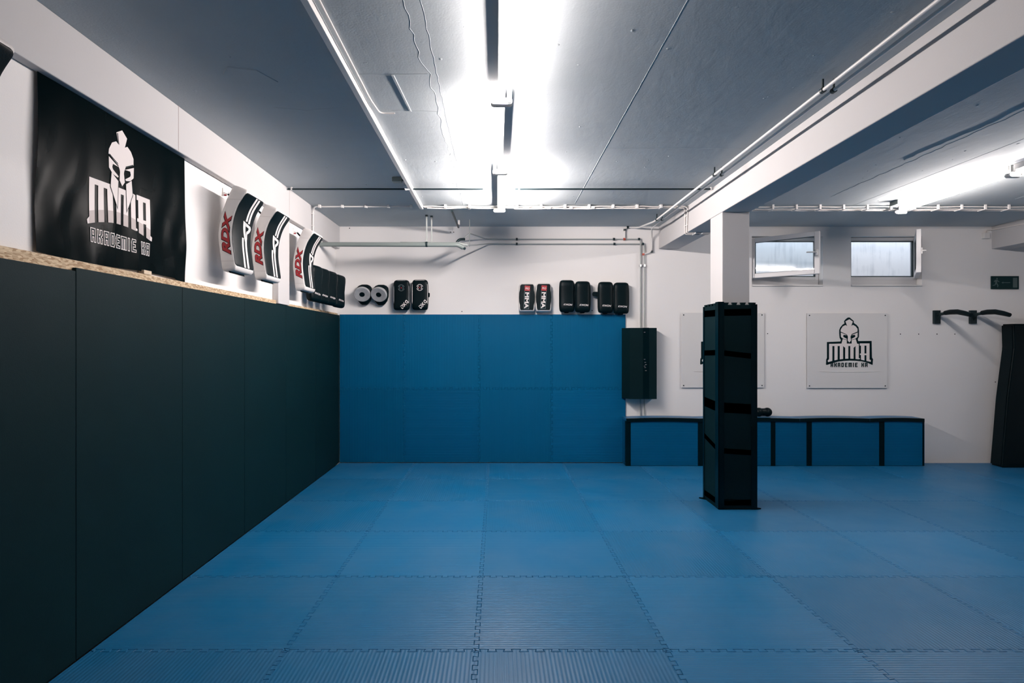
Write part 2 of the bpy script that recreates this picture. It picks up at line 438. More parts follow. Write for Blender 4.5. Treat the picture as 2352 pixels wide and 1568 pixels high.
# ------------------------------------------------------------------ windows and light well
def frame_bm(x0, x1, z0, z1, y0, y1, w, bev=.004):
    bm = bmesh.new()
    box(bm, x0, x0 + w, y0, y1, z0, z1, bev); box(bm, x1 - w, x1, y0, y1, z0, z1, bev)
    box(bm, x0 + w, x1 - w, y0, y1, z0, z0 + w, bev); box(bm, x0 + w, x1 - w, y0, y1, z1 - w, z1, bev)
    return bm
def window(n, w, hinge, ang):
    x0, x1, z0, z1 = w
    root = thing('window_%d' % n, (x0, YB, z0), '', ''); del root['label']; del root['category']; root['kind'] = 'structure'
    yf = YB + .10
    zb = z0 + .095
    obj('window_frame', frame_bm(x0 + .004, x1 - .004, zb, z1 - .004, yf, yf + .06, .05), FRAMEP, root)
    g = obj('gasket', frame_bm(x0 + .05, x1 - .05, zb + .045, z1 - .05, yf - .004, yf + .03, .012, .001), DARKREVEAL, root)
    obj('window_sill', B(x0 - .0, x1 + .0, YB - .018, yf + .06, z0 + .001, z0 + .022, bev=.004), PLASTIC, root)
    obj('sill_block', B(x0 + .004, x1 - .004, yf + .005, yf + .06, z0 + .02, zb), FRAMEP, root)
    # casement sash, hinged at one side and swung into the room
    wS = .86; hS = .545; zs = z1 - .03 - hS + .005
    s = bpy.data.objects.new('window_sash', None); COL.objects.link(s); s.parent = root; ORG[s.name] = Vector((0, 0, 0))
    hx = x0 + .03 if hinge < 0 else x1 - .05
    sgn = 1 if hinge < 0 else -1
    s.location = Vector((hx, yf - .01, zs)) - ORG[root.name]; s.rotation_euler = (0, 0, ang)
    a, b = (0, wS) if sgn > 0 else (-wS, 0)
    obj('sash_frame', frame_bm(a, b, 0, hS, -.055, 0, .062, .006), FRAMEP, s)
    obj('sash_gasket', frame_bm(a + .055, b - .055, .055, hS - .055, -.045, -.01, .01, .001), DARKREVEAL, s)
    obj('pane', B(a + .06, b - .06, -.031, -.025, .06, hS - .06), GLASS, s)
    hb = bmesh.new(); e = b - .03 if sgn > 0 else a + .03
    box(hb, e - .015, e + .015, -.067, -.055, hS / 2 - .04, hS / 2 + .04, .003)
    sweep(hb, [(e, -.06, hS / 2), (e, -.10, hS / 2), (e - sgn * .11, -.10, hS / 2 + .008)], .009, 8)
    obj('handle', hb, METALW, s)
window(1, W1, -1, -math.atan2(.56, .637))
window(2, W2, 1, math.atan2(.721, .47))

bm = bmesh.new()
box(bm, 2.9, 6.6, 8.95, 9.1, 1.6, 4.3)
box(bm, 2.8, 2.9, Yw, 9.1, 1.6, 4.3); box(bm, 6.6, 6.7, Yw, 9.1, 1.6, 4.3); box(bm, 2.8, 6.7, Yw, 9.1, 1.4, 1.6)
struct('trim_6', bm, STREAK)

# ------------------------------------------------------------------ puzzle mats
def seam(a0, a1, n, phase, amp=.013, pitch=1 / 12.):
    """dovetail zigzag from a0 to a1: list of (along, across)"""
    out = []; L = a1 - a0; k = max(2, round(L / pitch)); p = L / k
    for i in range(k):
        s = a0 + i * p
        out += [(s + p * .04, -amp), (s + p * .46, -amp), (s + p * .40, amp), (s + p * .98, amp)] if False else \
               [(s + p * .28, -amp), (s + p * .22, amp), (s + p * .78, amp), (s + p * .72, -amp)]
    return out
ROWY = [2.145 + i for i in range(-3, 6)] + [8.105]
COLX = [-2.128] + [-1.108 + i for i in range(0, 10)] + [8.55]
def mat_poly(x0, x1, y0, y1, e):
    """e = (bottom, right, top, left) booleans: toothed or straight"""
    pts = [(x0, y0)]
    if e[0]: pts += [(a, y0 + c) for a, c in seam(x0, x1, 0, 0)]
    pts.append((x1, y0))
    if e[1]: pts += [(x1 + c, a) for a, c in seam(y0, y1, 0, 0)]
    pts.append((x1, y1))
    if e[2]: pts += [(a, y1 + c) for a, c in reversed(seam(x0, x1, 0, 0))]
    pts.append((x0, y1))
    if e[3]: pts += [(x0 + c, a) for a, c in reversed(seam(y0, y1, 0, 0))]
    return pts
def puzzle(pts, fn, th, ins=.0028, dep=.007):
    """fn(u, v, h) -> 3d with h height above the mat top"""
    bm = bmesh.new(); f = bm.faces.new([bm.verts.new((a, b, 0)) for a, b in pts])
    f.normal_update()
    if f.normal.z < 0: f.normal_flip()
    bmesh.ops.inset_region(bm, faces=[f], thickness=.0013, depth=0, use_even_offset=True)
    bmesh.ops.delete(bm, geom=[g for g in bm.faces if g is not f], context='FACES')
    r = bmesh.ops.extrude_face_region(bm, geom=[f]); up = [g for g in r['geom'] if isinstance(g, bmesh.types.BMVert)]
    low = [v for v in bm.verts if v not in up]
    for v in low: v.co.z = -dep
    top = [g for g in r['geom'] if isinstance(g, bmesh.types.BMFace)]
    if f.is_valid: bmesh.ops.delete(bm, geom=[f], context='FACES_ONLY')
    # side skirt: extrude the boundary down
    be = [e for e in bm.edges if e.is_boundary]
    r = bmesh.ops.extrude_edge_only(bm, edges=be)
    for v in [g for g in r['geom'] if isinstance(g, bmesh.types.BMVert)]: v.co.z = -th
    # chamfer: pull the top ring inwards
    tf = [g for g in top if g.is_valid]
    bmesh.ops.inset_region(bm, faces=tf, thickness=ins, depth=0, use_even_offset=True)
    tv = set(v for g in tf for v in g.verts)
    for v in bm.verts:
        if v not in tv and v.co.z > -dep * .5: v.co.z = -dep * .6
    bmesh.ops.recalc_face_normals(bm, faces=bm.faces[:])
    for v in bm.verts: v.co = fn(v.co.x, v.co.y, v.co.z)
    return bm
ORD = ['first', 'second', 'third', 'fourth', 'fifth', 'sixth', 'seventh', 'eighth', 'ninth', 'tenth', 'eleventh', 'twelfth']
PAT = {3: 'YYYXXXYXXXX', 4: 'XXXXYYYYYYX', 5: 'XXSYYYSYYXX', 6: 'YSYYSSXYSXY', 7: 'YYXXYYXYXYX', 8: 'XYYXSYXXYXX', 2: 'YXYYXYYXYXX', 1: 'XXYXYXYXYXX', 0: 'XYXYXYXYXYX'}
# floor rows run from the front (j = 0) to the back wall; seams left of the lectern side fall behind the camera
for j in range(2, len(ROWY) - 1):
    for i in range(len(COLX) - 1):
        x0, x1, y0, y1 = COLX[i], COLX[i + 1], ROWY[j], ROWY[j + 1]
        pts = mat_poly(x0, x1, y0, y1, (j > 2, i < len(COLX) - 2, j < len(ROWY) - 2, i > 0))
        ch = PAT[j][i % 11]
        bm = puzzle(pts, lambda a, b, c: Vector((a, b, c)), .04)
        m = {'X': BLUE[1], 'Y': BLUE[0], 'S': SMOOTH}[ch]
        kind = {'X': 'crossways ribs', 'Y': 'lengthways ribs', 'S': 'smooth top'}[ch]
        o = obj('floor_mat', bm, m, org=((x0 + x1) / 2, (y0 + y1) / 2, 0))
        tag(o, 'blue puzzle floor mat, %s, %s row from back wall, %s from left wall' % (kind, ORD[len(ROWY) - 2 - j], ORD[i]), 'mat', 'blue puzzle mats on the floor')
# blue mats on the back wall
WX = [-2.128, -1.256, -.242, .743, 1.745]; WZ = [.002, 1.0, 2.006]
for i in range(4):
    for j in range(2):
        pts = mat_poly(WX[i], WX[i + 1], WZ[j], WZ[j + 1], (j > 0, i < 3, j < 1, i > 0))
        bm = puzzle(pts, lambda a, b, c: Vector((a, 8.13 - c, b)), .024)
        m = BLUE[2] if (j == 0 and i in (1, 3)) else BLUE[3]
        o = obj('wall_mat', bm, m, org=((WX[i] + WX[i + 1]) / 2, 8.13, (WZ[j] + WZ[j + 1]) / 2))
        tag(o, 'blue puzzle wall mat on back wall, %s row, %s from the black wall' % (['lower', 'upper'][j], ORD[i]), 'mat', 'blue puzzle mats on the back wall')
# black mats on the left wall
YM = [.04, 1.04, 2.04, 3.04, 4.07, 5.07, 6.07, 7.07, 8.125]; ZT = [1.975, 1.975, 1.975, 1.992, 1.992, 1.994, 1.996, 1.996]
for i in range(8):
    bm = B(-2.152, -2.1305, YM[i] + .001, YM[i + 1] - .001, .002, ZT[i], bev=.004)
    o = obj('black_wall_mat', bm, MATBLACK)
    tag(o, 'tall black foam mat on the left wall, %s from the blue back wall' % ORD[7 - i], 'mat', 'black mats on the left wall')
tag(obj('osb_board', B(-2.186, -2.153, .04, 5.858, .0, 2.032, bev=.001), OSB), 'rough chipboard panel behind black mats, showing under the banner and the front two shields', 'board')
tag(obj('osb_board', B(-2.186, -2.153, 6.172, 8.12, .0, 2.02, bev=.001), OSB), 'rough chipboard edge above black mats in the far left corner', 'board')
tag(obj('wood_block', B(-2.184, -2.150, 3.66, 3.74, 2.033, 2.057, bev=.001), WOOD), 'small wooden block on chipboard ledge under the banner', 'block')

# ------------------------------------------------------------------ tube lights
def batten(xc, y0, side, label, power):
    L = 1.50; t = thing('tube_light', (xc, y0 + L / 2, ZC - .11), label, 'ceiling light', 'bare tube battens on the ceiling')
    obj('housing', B(xc - .023, xc + .023, y0 + .025, y0 + L - .025, ZC - .054, ZC - .001, bev=.004), METALW, t)
    xt = xc + side * .046
    for ye, s in ((y0 + .004, 1), (y0 + L - .004, -1)):
        bm = bmesh.new(); z = ZC - .095
        box(bm, xc - .02, xc + .02, min(ye, ye + s * .02), max(ye, ye + s * .02), ZC - .075, ZC - .001, .003)
        prof = []
        for a in range(7): prof.append((xc + .048 + .020 * math.cos(R(-90 + a * 30)), z + .020 * math.sin(R(-90 + a * 30))))
        for a in range(7): prof.append((xc - .048 + .020 * math.cos(R(90 + a * 30)), z + .020 * math.sin(R(90 + a * 30))))
        prism(bm, [(a, ye, b) for a, b in prof], (0, s * .016, 0), .002)
        so = obj('lamp_holder', bm, METALW, t)
        bm = bmesh.new(); disc(bm, (xc, ye - s * .002, z + .004), (0, s, 0), .011, .006, 14); obj('starter', bm, METALW, so)
        bm = bmesh.new(); disc(bm, (xc - side * .048, ye - s * .002 if s < 0 else ye + s * .015, z), (0, s, 0), .008, .004, 12)
        obj('socket', bm, DMETAL, so)
        bm = bmesh.new(); disc(bm, (xc - side * .048, ye - s * .0015, z), (0, s, 0), .007, .004, 12); obj('socket', bm, DMETAL, so)
    bm = bmesh.new(); sweep(bm, [(xt, y0 + .03, ZC - .097), (xt, y0 + L - .03, ZC - .097)], .013, 16)
    obj('tube', bm, TUBE[power], t, smooth=60)
    for ya, yb in ((y0 + .019, y0 + .032), (y0 + L - .032, y0 + L - .019)):
        bm = bmesh.new(); sweep(bm, [(xt, ya, ZC - .097), (xt, yb, ZC - .097)], .0135, 16); obj('tube_cap', bm, STEEL, t, smooth=60)
    for yy in (.22, .5, .9, 1.25):
        bm = bmesh.new(); disc(bm, (xc, y0 + yy, ZC - .0535), (0, 0, -1), .003, .0015, 8); obj('rivet', bm, DMETAL, t)
    return t
batten(.03, 2.225, 1, 'bare tube batten at the top of the photo, nearest on the centre ceiling', .30)
batten(.03, 3.745, -1, 'bare tube batten in the middle of the centre ceiling row, tube on its left', .66)
batten(.03, 5.265, 1, 'farthest bare tube batten on the centre ceiling, ending at the cable line', 1.95)
batten(4.60, 5.345, -1, 'bare tube batten on the right bay ceiling in front of the windows', .65)
batten(4.60, 3.825, 1, 'bare tube batten cut off by the right edge of the photo', .45)

# ------------------------------------------------------------------ ceiling trunking, rods, cables
t = thing('cable_trunking', (-.865, 3.5, ZC), 'long white cable trunking running along the ceiling beside the tube lights', 'trunking')
obj('channel', B(-.884, -.850, Y0R, 6.86, ZC - .050, ZC - .0005, bev=.002), PLASTIC, t)
bm = bmesh.new(); sweep(bm, bend([(-.812, Y0R, ZC - .013), (-.818, 3.9, ZC - .013), (-.80, 4.12, ZC - .013), (-.70, 4.12, ZC - .013)], .1), .005, 8)
tag(obj('thin_cable', bm, CABLE), 'thin white cable on the ceiling beside trunking, bending right at its end', 'cable')
t = thing('junction_box', (-.955, 5.75, ZC - .04), 'small grey junction box on the ceiling left of the trunking', 'junction box')
obj('box_body', B(-1.0, -.91, 5.72, 5.80, ZC - .045, ZC - .001, bev=.006), GREYPIPE, t)
bm = bmesh.new(); sweep(bm, [(-.915, 5.76, ZC - .02), (-.884, 5.80, ZC - .02)], .010, 8); obj('cable_gland', bm, DMETAL, t)
t = thing('cable_connector', (-.88, 5.98, ZC - .06), 'white broken connector hanging on the trunking by the dark rod', 'connector')
bm = bmesh.new(); prism(bm, [(-.925, 5.93, ZC - .035), (-.885, 5.95, ZC - .03), (-.87, 6.0, ZC - .055), (-.915, 6.0, ZC - .062)], (0, .02, .008), .003); obj('connector_shell', bm, PLASTIC, t)

def rod(x0, x1, y, label):
    t = thing('ceiling_rod', ((x0 + x1) / 2, y, ZC - .03), label, 'rod', 'dark rods across the ceiling')
    bm = bmesh.new(); sweep(bm, [(x0, y, ZC - .022), (x1, y, ZC - .022)], .0085, 10); obj('bar', bm, DMETAL, t, smooth=60)
    for x in (x0 + .04, x1 - .012):
        bm = B(x - .008, x + .008, y - .009, y + .009, ZC - .032, ZC - .001, bev=.002); obj('bracket', bm, PLASTIC, t)
rod(-2.125, -.12, 6.10, 'thin dark rod across the ceiling from the left beam to the tube light')
rod(.186, 2.19, 6.10, 'thin dark rod across the ceiling from the tube light to the right beam')

def wobble(p0, p1, amp, step, ph):
    p0 = Vector(p0); p1 = Vector(p1); n = max(2, int((p1 - p0).length / step)); out = []
    for i in range(n + 1):
        q = p0.lerp(p1, i / n); q.z += amp * math.sin(i * 1.9 + ph) * (0 < i < n); q.y += amp * .7 * math.cos(i * 1.3 + ph) * (0 < i < n); out.append(q)
    return out
def cable_run(name, segs, clips, label, cat='cable', cm=CABLE, r=.007):
    s0 = segs[0][0]; t = thing(name, s0, label, cat)
    for s in segs: obj('cable', tube(s, r, 8), cm, t, smooth=60)
    for c in clips: obj('clip', c, PLASTIC, t)
    return t
cl = []
for px in (968 + k * 55 for k in range(11)):
    x = (px - VX) * 6.88 / F
    if abs(x - .03) < .07: continue
    cl.append(B(x - .014, x + .014, 6.855, 6.945, ZC - .040, ZC - .001, bev=.003))
for x in (.35, .6, .85, 1.1): cl.append(B(x - .02, x + .02, 6.86, 6.90, ZC - .05, ZC - .03, bev=.003))
cable_run('ceiling_cable_bundle', [wobble((-.86, 6.87, ZC - .022), (2.15, 6.87, ZC - .022), .004, .12, 0), wobble((-.80, 6.90, ZC - .034), (2.15, 6.90, ZC - .034), .006, .14, 2),
    wobble((-.84, 6.93, ZC - .018), (2.14, 6.93, ZC - .018), .003, .2, 1), wobble((.2, 6.88, ZC - .045), (1.7, 6.88, ZC - .042), .004, .2, 4)],
    cl, 'clipped bundle of white cables across the ceiling at the end of the tube row', 'cables')
cable_run('beam_cable', [bend([(2.15, 6.87, ZC - .022), (2.188, 6.88, ZC - .04), (2.190, 6.92, 2.93), (2.195, 6.93, 2.883), (2.50, 6.93, 2.883), (2.52, 6.93, ZC - .03)], .03),
    bend([(2.15, 6.93, ZC - .018), (2.188, 6.98, ZC - .04), (2.190, 6.99, 2.93), (2.198, 7.0, 2.882), (2.49, 7.0, 2.882), (2.51, 6.96, ZC - .05)], .05)],
    [B(2.186, 2.199, 6.90, 7.01, z, z + .012, bev=.002) for z in (2.97, 3.08)] + [B(x, x + .012, 6.90, 7.02, 2.872, 2.894, bev=.002) for x in (2.28, 2.36)],
    'pair of white cables looping under the concrete beam behind the pillar', 'cables')
cl = []
for k in range(15):
    x = 2.62 + k * .27
    if x > 6.7: break
    b_ = bmesh.new(); box(b_, x - .012, x + .012, 6.86, 6.875, ZC - .055, ZC - .001, .002); box(b_, x - .012, x + .012, 6.86, 6.97, ZC - .058, ZC - .050, .002); cl.append(b_)
cable_run('ceiling_cable_bundle', [wobble((2.50, 6.88, ZC - .025), (6.72, 6.88, ZC - .025), .003, .27, 1), wobble((2.50, 6.93, ZC - .040), (6.72, 6.93, ZC - .040), .002, .27, 2),
    wobble((2.50, 6.97, ZC - .046), (6.72, 6.97, ZC - .046), .002, .27, 3)], cl, 'clipped white cables across the right bay ceiling behind the tube light', 'cables')
cl = [B(x - .014, x + .014, 6.86, 6.90, ZC - .036, ZC - .001, bev=.003) for x in (-2.03, -1.77, -1.5, -1.24, -.98)]
cable_run('ceiling_conduit', [bend([(-2.118, 6.92, 2.89), (-2.118, 6.92, ZC - .06), (-2.09, 6.88, ZC - .022), (-1.20, 6.88, ZC - .02), (-.98, 6.88, ZC - .022)], .05)],
    cl + [B(-2.131, -2.108, 6.90, 6.94, z, z + .012, bev=.002) for z in (2.96, 3.10)], 'thin white conduit from the left beam across the ceiling to the trunking', 'conduit', cm=WPIPE, r=.009)
t = thing('junction_box', (4.43, 6.75, ZC - .05), 'small dark junction box on the ceiling just left of the right bay tube light', 'junction box')
obj('box_body', B(4.42, 4.50, 6.62, 6.76, ZC - .05, ZC - .001, bev=.006), GREYPIPE, t)
t = thing('wall_junction_box', (6.62, YB, 3.03), 'small square white junction box high on the back wall by the right beam', 'junction box')
obj('box_body', B(6.58, 6.66, YB - .05, YB - .001, 3.03, 3.11, bev=.006), PLASTIC, t)
bm = bmesh.new(); sweep(bm, bend([(6.62, YB - .02, 3.11), (6.64, YB - .02, 3.15), (6.705, YB - .03, 3.15), (6.712, 7.5, 3.13), (6.712, 5.0, 3.13)], .03), .008, 8)
obj('cable', bm, CABLE, t)

# ------------------------------------------------------------------ heating pipes along the right beam
def pipe_clip(p, axis='y'):
    b_ = bmesh.new(); sweep(b_, [p - Vector((0, .013, 0)), p + Vector((0, .013, 0))] if axis == 'y' else ([p - Vector((.013, 0, 0)), p + Vector((.013, 0, 0))] if axis == 'x' else [p - Vector((0, 0, .013)), p + Vector((0, 0, .013))]), .017, 10)
    return b_
zP = 3.125
ya = YB - .03
A = at(1440, 522, ya); Bm = at(1434, 548, ya)
t = thing('heating_pipe', (1.955, 4, zP), 'white heating pipe on the ceiling by the beam, the one farther from the beam', 'pipe')
obj('pipe', tube(bend([(1.955, Y0R, zP), (1.955, 7.45, zP), (1.90, 8.05, 3.165), (A.x + .08, ya, A.z), (A.x - .03, ya, A.z), (A.x - .03, ya, Bm.z)], .10), .011, 10), WPIPE, t, smooth=60)
for y in (3.60, 5.39, 7.33):
    b_ = pipe_clip(Vector((1.955, y, zP))); box(b_, 1.95, 1.96, y - .005, y + .005, zP, ZC - .008, 0); obj('clip', b_, CLIPM, t)
obj('fitting', pipe_clip(Vector((A.x + .01, ya, A.z)), 'x'), CLIPM, t); obj('fitting', pipe_clip(Vector((A.x - .03, ya, A.z - .035)), 'z'), CLIPM, t)
t = thing('heating_pipe', (2.02, 4, zP), 'white heating pipe running closest along the upper edge of the beam', 'pipe')
C1 = at(1497, 578, ya); C2 = at(1478, 584, ya)
obj('pipe', tube(bend([(2.02, Y0R, zP), (2.02, 7.42, zP), (2.05, 7.95, 3.14), (C1.x, ya, 3.05), (C1.x, ya, C1.z), (C2.x, ya, C2.z)], .08), .011, 10), WPIPE, t, smooth=60)
for y in (3.60, 5.39, 7.33):
    b_ = pipe_clip(Vector((2.02, y, zP))); box(b_, 2.015, 2.025, y - .005, y + .005, zP, ZC - .008, 0); obj('clip', b_, CLIPM, t)
obj('fitting', pipe_clip(Vector((C1.x, ya, C1.z)), 'z'), CLIPM, t)
obj('valve', pipe_clip(Vector((C2.x, ya, C2.z)), 'z'), BRASS, t)
# two thin pipes along the back wall that turn down
zu, zl = at(1300, 549, ya).z, at(1300, 560, ya).z
xu, xl = at(1471, 0, ya).x, at(1480, 0, ya).x
E1 = at(1068, 545, 7.55)
t = thing('wall_pipe', (.8, ya, zu), 'upper thin pipe along the back wall, turning down at its right end', 'pipe')
obj('pipe', tube(bend([(E1.x - .03, 7.60, 2.935), (E1.x + .05, 7.7, zu), (-.15, ya - .02, zu), (.2, ya, zu), (xu, ya, zu), (xu, ya, .62)], .04), .0082, 10), PIPE, t, smooth=60)
for px in (1187, 1410): obj('clip', pipe_clip(Vector((at(px, 0, ya).x, ya, zu)), 'x'), CLIPM, t)
obj('clip', pipe_clip(Vector((xu, ya, at(0, 610, ya).z)), 'z'), STEEL, t)
b_ = pipe_clip(Vector((at(1434, 0, ya).x, ya, zu)), 'x'); obj('tee', b_, BRASS, t); obj('elbow', pipe_clip(Vector((xu - .02, ya, zu)), 'x'), CLIPM, t)
t = thing('wall_pipe', (.8, ya, zl), 'lower thin pipe along the back wall, turning down beside its twin', 'pipe')
obj('pipe', tube(bend([(at(1062, 563, 7.45).x, 7.45, 2.83), (-.30, 7.75, 2.88), (-.1, ya - .02, zl), (.25, ya, zl), (xl, ya, zl), (xl, ya, .62)], .04), .0082, 10), PIPE, t, smooth=60)
for px in (1187, 1411): obj('clip', pipe_clip(Vector((at(px, 0, ya).x, ya, zl)), 'x'), CLIPM, t)
obj('clip', pipe_clip(Vector((xl, ya, at(0, 610, ya).z)), 'z'), STEEL, t); obj('elbow', pipe_clip(Vector((xl - .02, ya, zl)), 'x'), CLIPM, t)
# grey drain pipe
yd = 7.42; zd = at(0, 561, yd).z
t = thing('drain_pipe', (-1.3, yd, zd), 'thick grey pipe hung across the far left corner above the pads', 'pipe')
x1 = at(1052, 0, yd).x
obj('pipe', tube(bend([(-2.185, yd, zd), (x1, yd, zd - .005), (x1 + .06, yd + .03, zd - .035)], .03), .028, 16), GREYPIPE, t, smooth=60)
obj('second_pipe', tube(bend([(-1.2, yd + .05, zd + .025), (x1 + .02, yd + .05, zd + .02), (x1 + .11, yd + .10, zd + .005)], .05), .017, 12), PIPE, t, smooth=60)
obj('end_fitting', tube([(x1 + .03, yd + .01, zd - .03), (x1 + .085, yd + .05, zd - .045)], .018, 8), CLIPM, t)
bm = bmesh.new(); sweep(bm, bend([(x1 - .03, yd + .06, zd + .02), (x1 + .01, yd + .08, zd + .075), (x1 + .075, yd + .12, zd + .085)], .03), [.018] * 20 if False else .017, 10); obj('valve', bm, DMETAL, t, smooth=60)
for px in (980, 988.5):
    x = at(px, 0, yd).x + (.0 if px == 980 else .01); y = yd - (.0 if px == 980 else -.05)
    b_ = bmesh.new(); box(b_, x - .009, x + .009, y - .004, y + .004, zd + .01, ZC - .001, .001); 
    h = obj('hanger', b_, PIPE, t)
    b_ = bmesh.new(); sweep(b_, [(x - .012, y, zd if px == 980 else zd + .012), (x + .012, y, zd if px == 980 else zd + .012)], .033 if px == 980 else .021, 14); obj('hanger_clamp', b_, CLIPM, h)
    obj('ceiling_plate', B(x - .016, x + .016, y - .016, y + .016, ZC - .02, ZC - .0005, bev=.002), CLIPM, h)
x = at(1079, 0, 7.75).x
obj('thin_hanger', tube([(x, 7.70, ZC), (x, 7.70, zd + .02)], .006, 8), PIPE, t)
t = thing('ceiling_bracket', (-.52, 7.3, ZC - .05), 'short dark metal bracket under the ceiling above the grey pipe', 'bracket')
obj('bar', tube([at(1038, 484, 6.98), at(1053, 522, 7.75)], .013, 8), DMETAL, t)
obj('clamp', B(-.50, -.475, 7.72, 7.76, ZC - .06, ZC - .001, bev=.003), PLASTIC, t)

# ------------------------------------------------------------------ club emblem (plan drawn in units of the wall plate print)
U = .000527
def arc(x): return 1157 + (x - 790) ** 2 * .00030
OUT = [(190, 1310), (195, 1180), (215, 1140), (215, 730), (560, 715), (575, 680), (540, 620), (530, 500), (530, 420), (560, 350), (620, 280), (665, 255), (655, 190), (700, 140), (745, 105), (770, 98), (805, 100), (850, 140), (905, 185), (908, 240), (980, 290), (1030, 350), (1042, 440), (1040, 600), (1010, 650), (1020, 705), (1365, 700), (1375, 1130), (1402, 1170), (1390, 1318), (1360, 1310), (1250, 1260), (1100, 1225), (950, 1212), (800, 1207), (650, 1215), (500, 1235), (350, 1275), (215, 1320)]
DOME = [(690, 200), (790, 145), (880, 205), (840, 315), (885, 290), (950, 325), (1000, 390), (1000, 462), (850, 525), (826, 575), (820, 600), (835, 690), (790, 742), (748, 690), (755, 600), (750, 575), (728, 535), (565, 460), (570, 410), (620, 330), (690, 295), (735, 315)]
CHK = [(570, 485), (738, 553), (642, 545), (630, 580), (642, 602), (732, 652), (720, 668), (640, 650), (575, 600)]
def mir(p): return [(1576 - a, b) for a, b in reversed(p)]
def bars(top, legs, y1=None):
    out = []
    for a, b in legs: out.append([(a, top), (b, top), (b, arc(b)), (a, arc(a))])
    return out
LETTERS = [[(270, 778), (600, 770), (628, 832), (270, 832)]] + [[(600, 770), (985, 770), (1035, 778), (1035, 832), (600, 832)]] + bars(825, [(270, 355), (408, 490), (545, 630), (685, 765), (815, 900), (950, 1035)])
LETTERS += [[(270, 1170), (270, 1215), (355, 1214), (245, 1245), (235, 1205)]]
LETTERS += [[(630, 832), (685, 832), (685, 880)], [(900, 832), (950, 832), (900, 880)], [(1035, 1140), (1065, 1150), (1060, 1172), (1035, 1168)]]
AA = [[(1060, 765), (1310, 765), (1310, 822), (1060, 822)], [(1090, 815), (1180, 815), (1180, arc(1180)), (1090, arc(1090))], [(1230, 815), (1310, 815), (1310, 1180), (1345, 1195), (1340, 1240), (1230, arc(1230))], [(1065, 1025), (1235, 1025), (1235, 1068), (1065, 1062)]]
NECK = [[(620, 655), (725, 680), (725, 775), (588, 775)], [(851, 680), (956, 655), (990, 775), (851, 775)]]
GLY = {'A': ([[(0, 0), (0, 1), (1, 1), (1, 0)], [(0, .45), (1, .45)]], 1), 'K': ([[(0, 0), (0, 1)], [(0, .5), (.6, .5), (1, .72), (1, 1)], [(.6, .5), (1, .28), (1, 0)]], 1),
       'D': ([[(0, 0), (0, 1), (.8, 1), (1, .8), (1, .2), (.8, 0), (0, 0)]], 1), 'E': ([[(1, 1), (.15, 1), (0, .8), (0, 0), (1, 0)], [(0, .5), (.8, .5)]], 1),
       'M': ([[(0, 0), (0, 1), (1, 1), (1, 0)], [(.5, 1), (.5, 0)]], 1.5), 'I': ([[(0, 0), (0, 1)]], .12), ' ': ([], .55)}
def stroke_text(s, x0, yb, w, h, gap, lw):
    polys = []; x = x0
    for c in s:
        st, k = GLY[c]; cw = w * k
        for pl in st:
            for (a, b) in zip(pl, pl[1:]):
                p = Vector((x + a[0] * cw, yb - a[1] * h)); q = Vector((x + b[0] * cw, yb - b[1] * h))
                d = (q - p).normalized(); n = Vector((-d.y, d.x)) * lw; d = d * lw
                polys.append([tuple(p - d - n), tuple(q + d - n), tuple(q + d + n), tuple(p - d + n)])
        x += cw + gap
    return polys
def plate(px0, px1, py0, py1, lx, ly, label):
    a = at(px0, py1, YB - .02); b = at(px1, py0, YB - .02)
    t = thing('sign_plate', ((a.x + b.x) / 2, YB - .02, a.z), label, 'sign', 'emblem plates on the back wall')
    obj('panel', B(a.x, b.x, YB - .022, YB - .012, a.z, b.z, bev=.002), PLATE, t)
    bm = bmesh.new()
    for x in (a.x + .03, b.x - .03):
        for z in (a.z + .03, b.z - .03): disc(bm, (x, YB - .0225, z), (0, -1, 0), .008, .003, 12)
    # four corner fixings, one mesh each
    bm.free()
    for x in (a.x + .03, b.x - .03):
        for z in (a.z + .03, b.z - .03):
            q = bmesh.new(); disc(q, (x, YB - .0005, z), (0, -1, 0), .008, .026, 12); obj('screw', q, DMETAL, t)
    c = at(lx, ly, YB - .022)   # unit (0, 0) of the emblem drawing
    def fn(off): return lambda u, v: Vector((c.x + u * U, YB - .022 - off, c.z - v * U))
    e = obj('emblem', flat([OUT] + [p for p in stroke_text('AKADEMIE KA', 322, 1362, 42, 88, 50, 13)], fn(.0008)), DARKPRINT, t)
    obj('emblem_fill', flat([DOME, CHK, mir(CHK)] + NECK + LETTERS + AA, fn(.0016)), PRINT, e)
    # folded lower edge of the protective sheet
    q = bmesh.new(); w = (b.x - a.x); z = at(0, 853, YB).z
    prism(q, [(a.x + w * .15, YB - .0225, z), (a.x + w * .9, YB - .0225, z + .002), (a.x + w * .7, YB - .0235, z - .006), (a.x + w * .35, YB - .0235, z - .006)], (0, -.003, .001)); obj('sheet_fold', q, PLATE, t)
    return t
plate(1854, 2038, 719, 891, 1880, 720, 'white emblem plate on the back wall below the windows, fully visible')
plate(1565, 1755, 718, 890, 1591, 719, 'white emblem plate on the back wall half hidden behind the padded pillar')

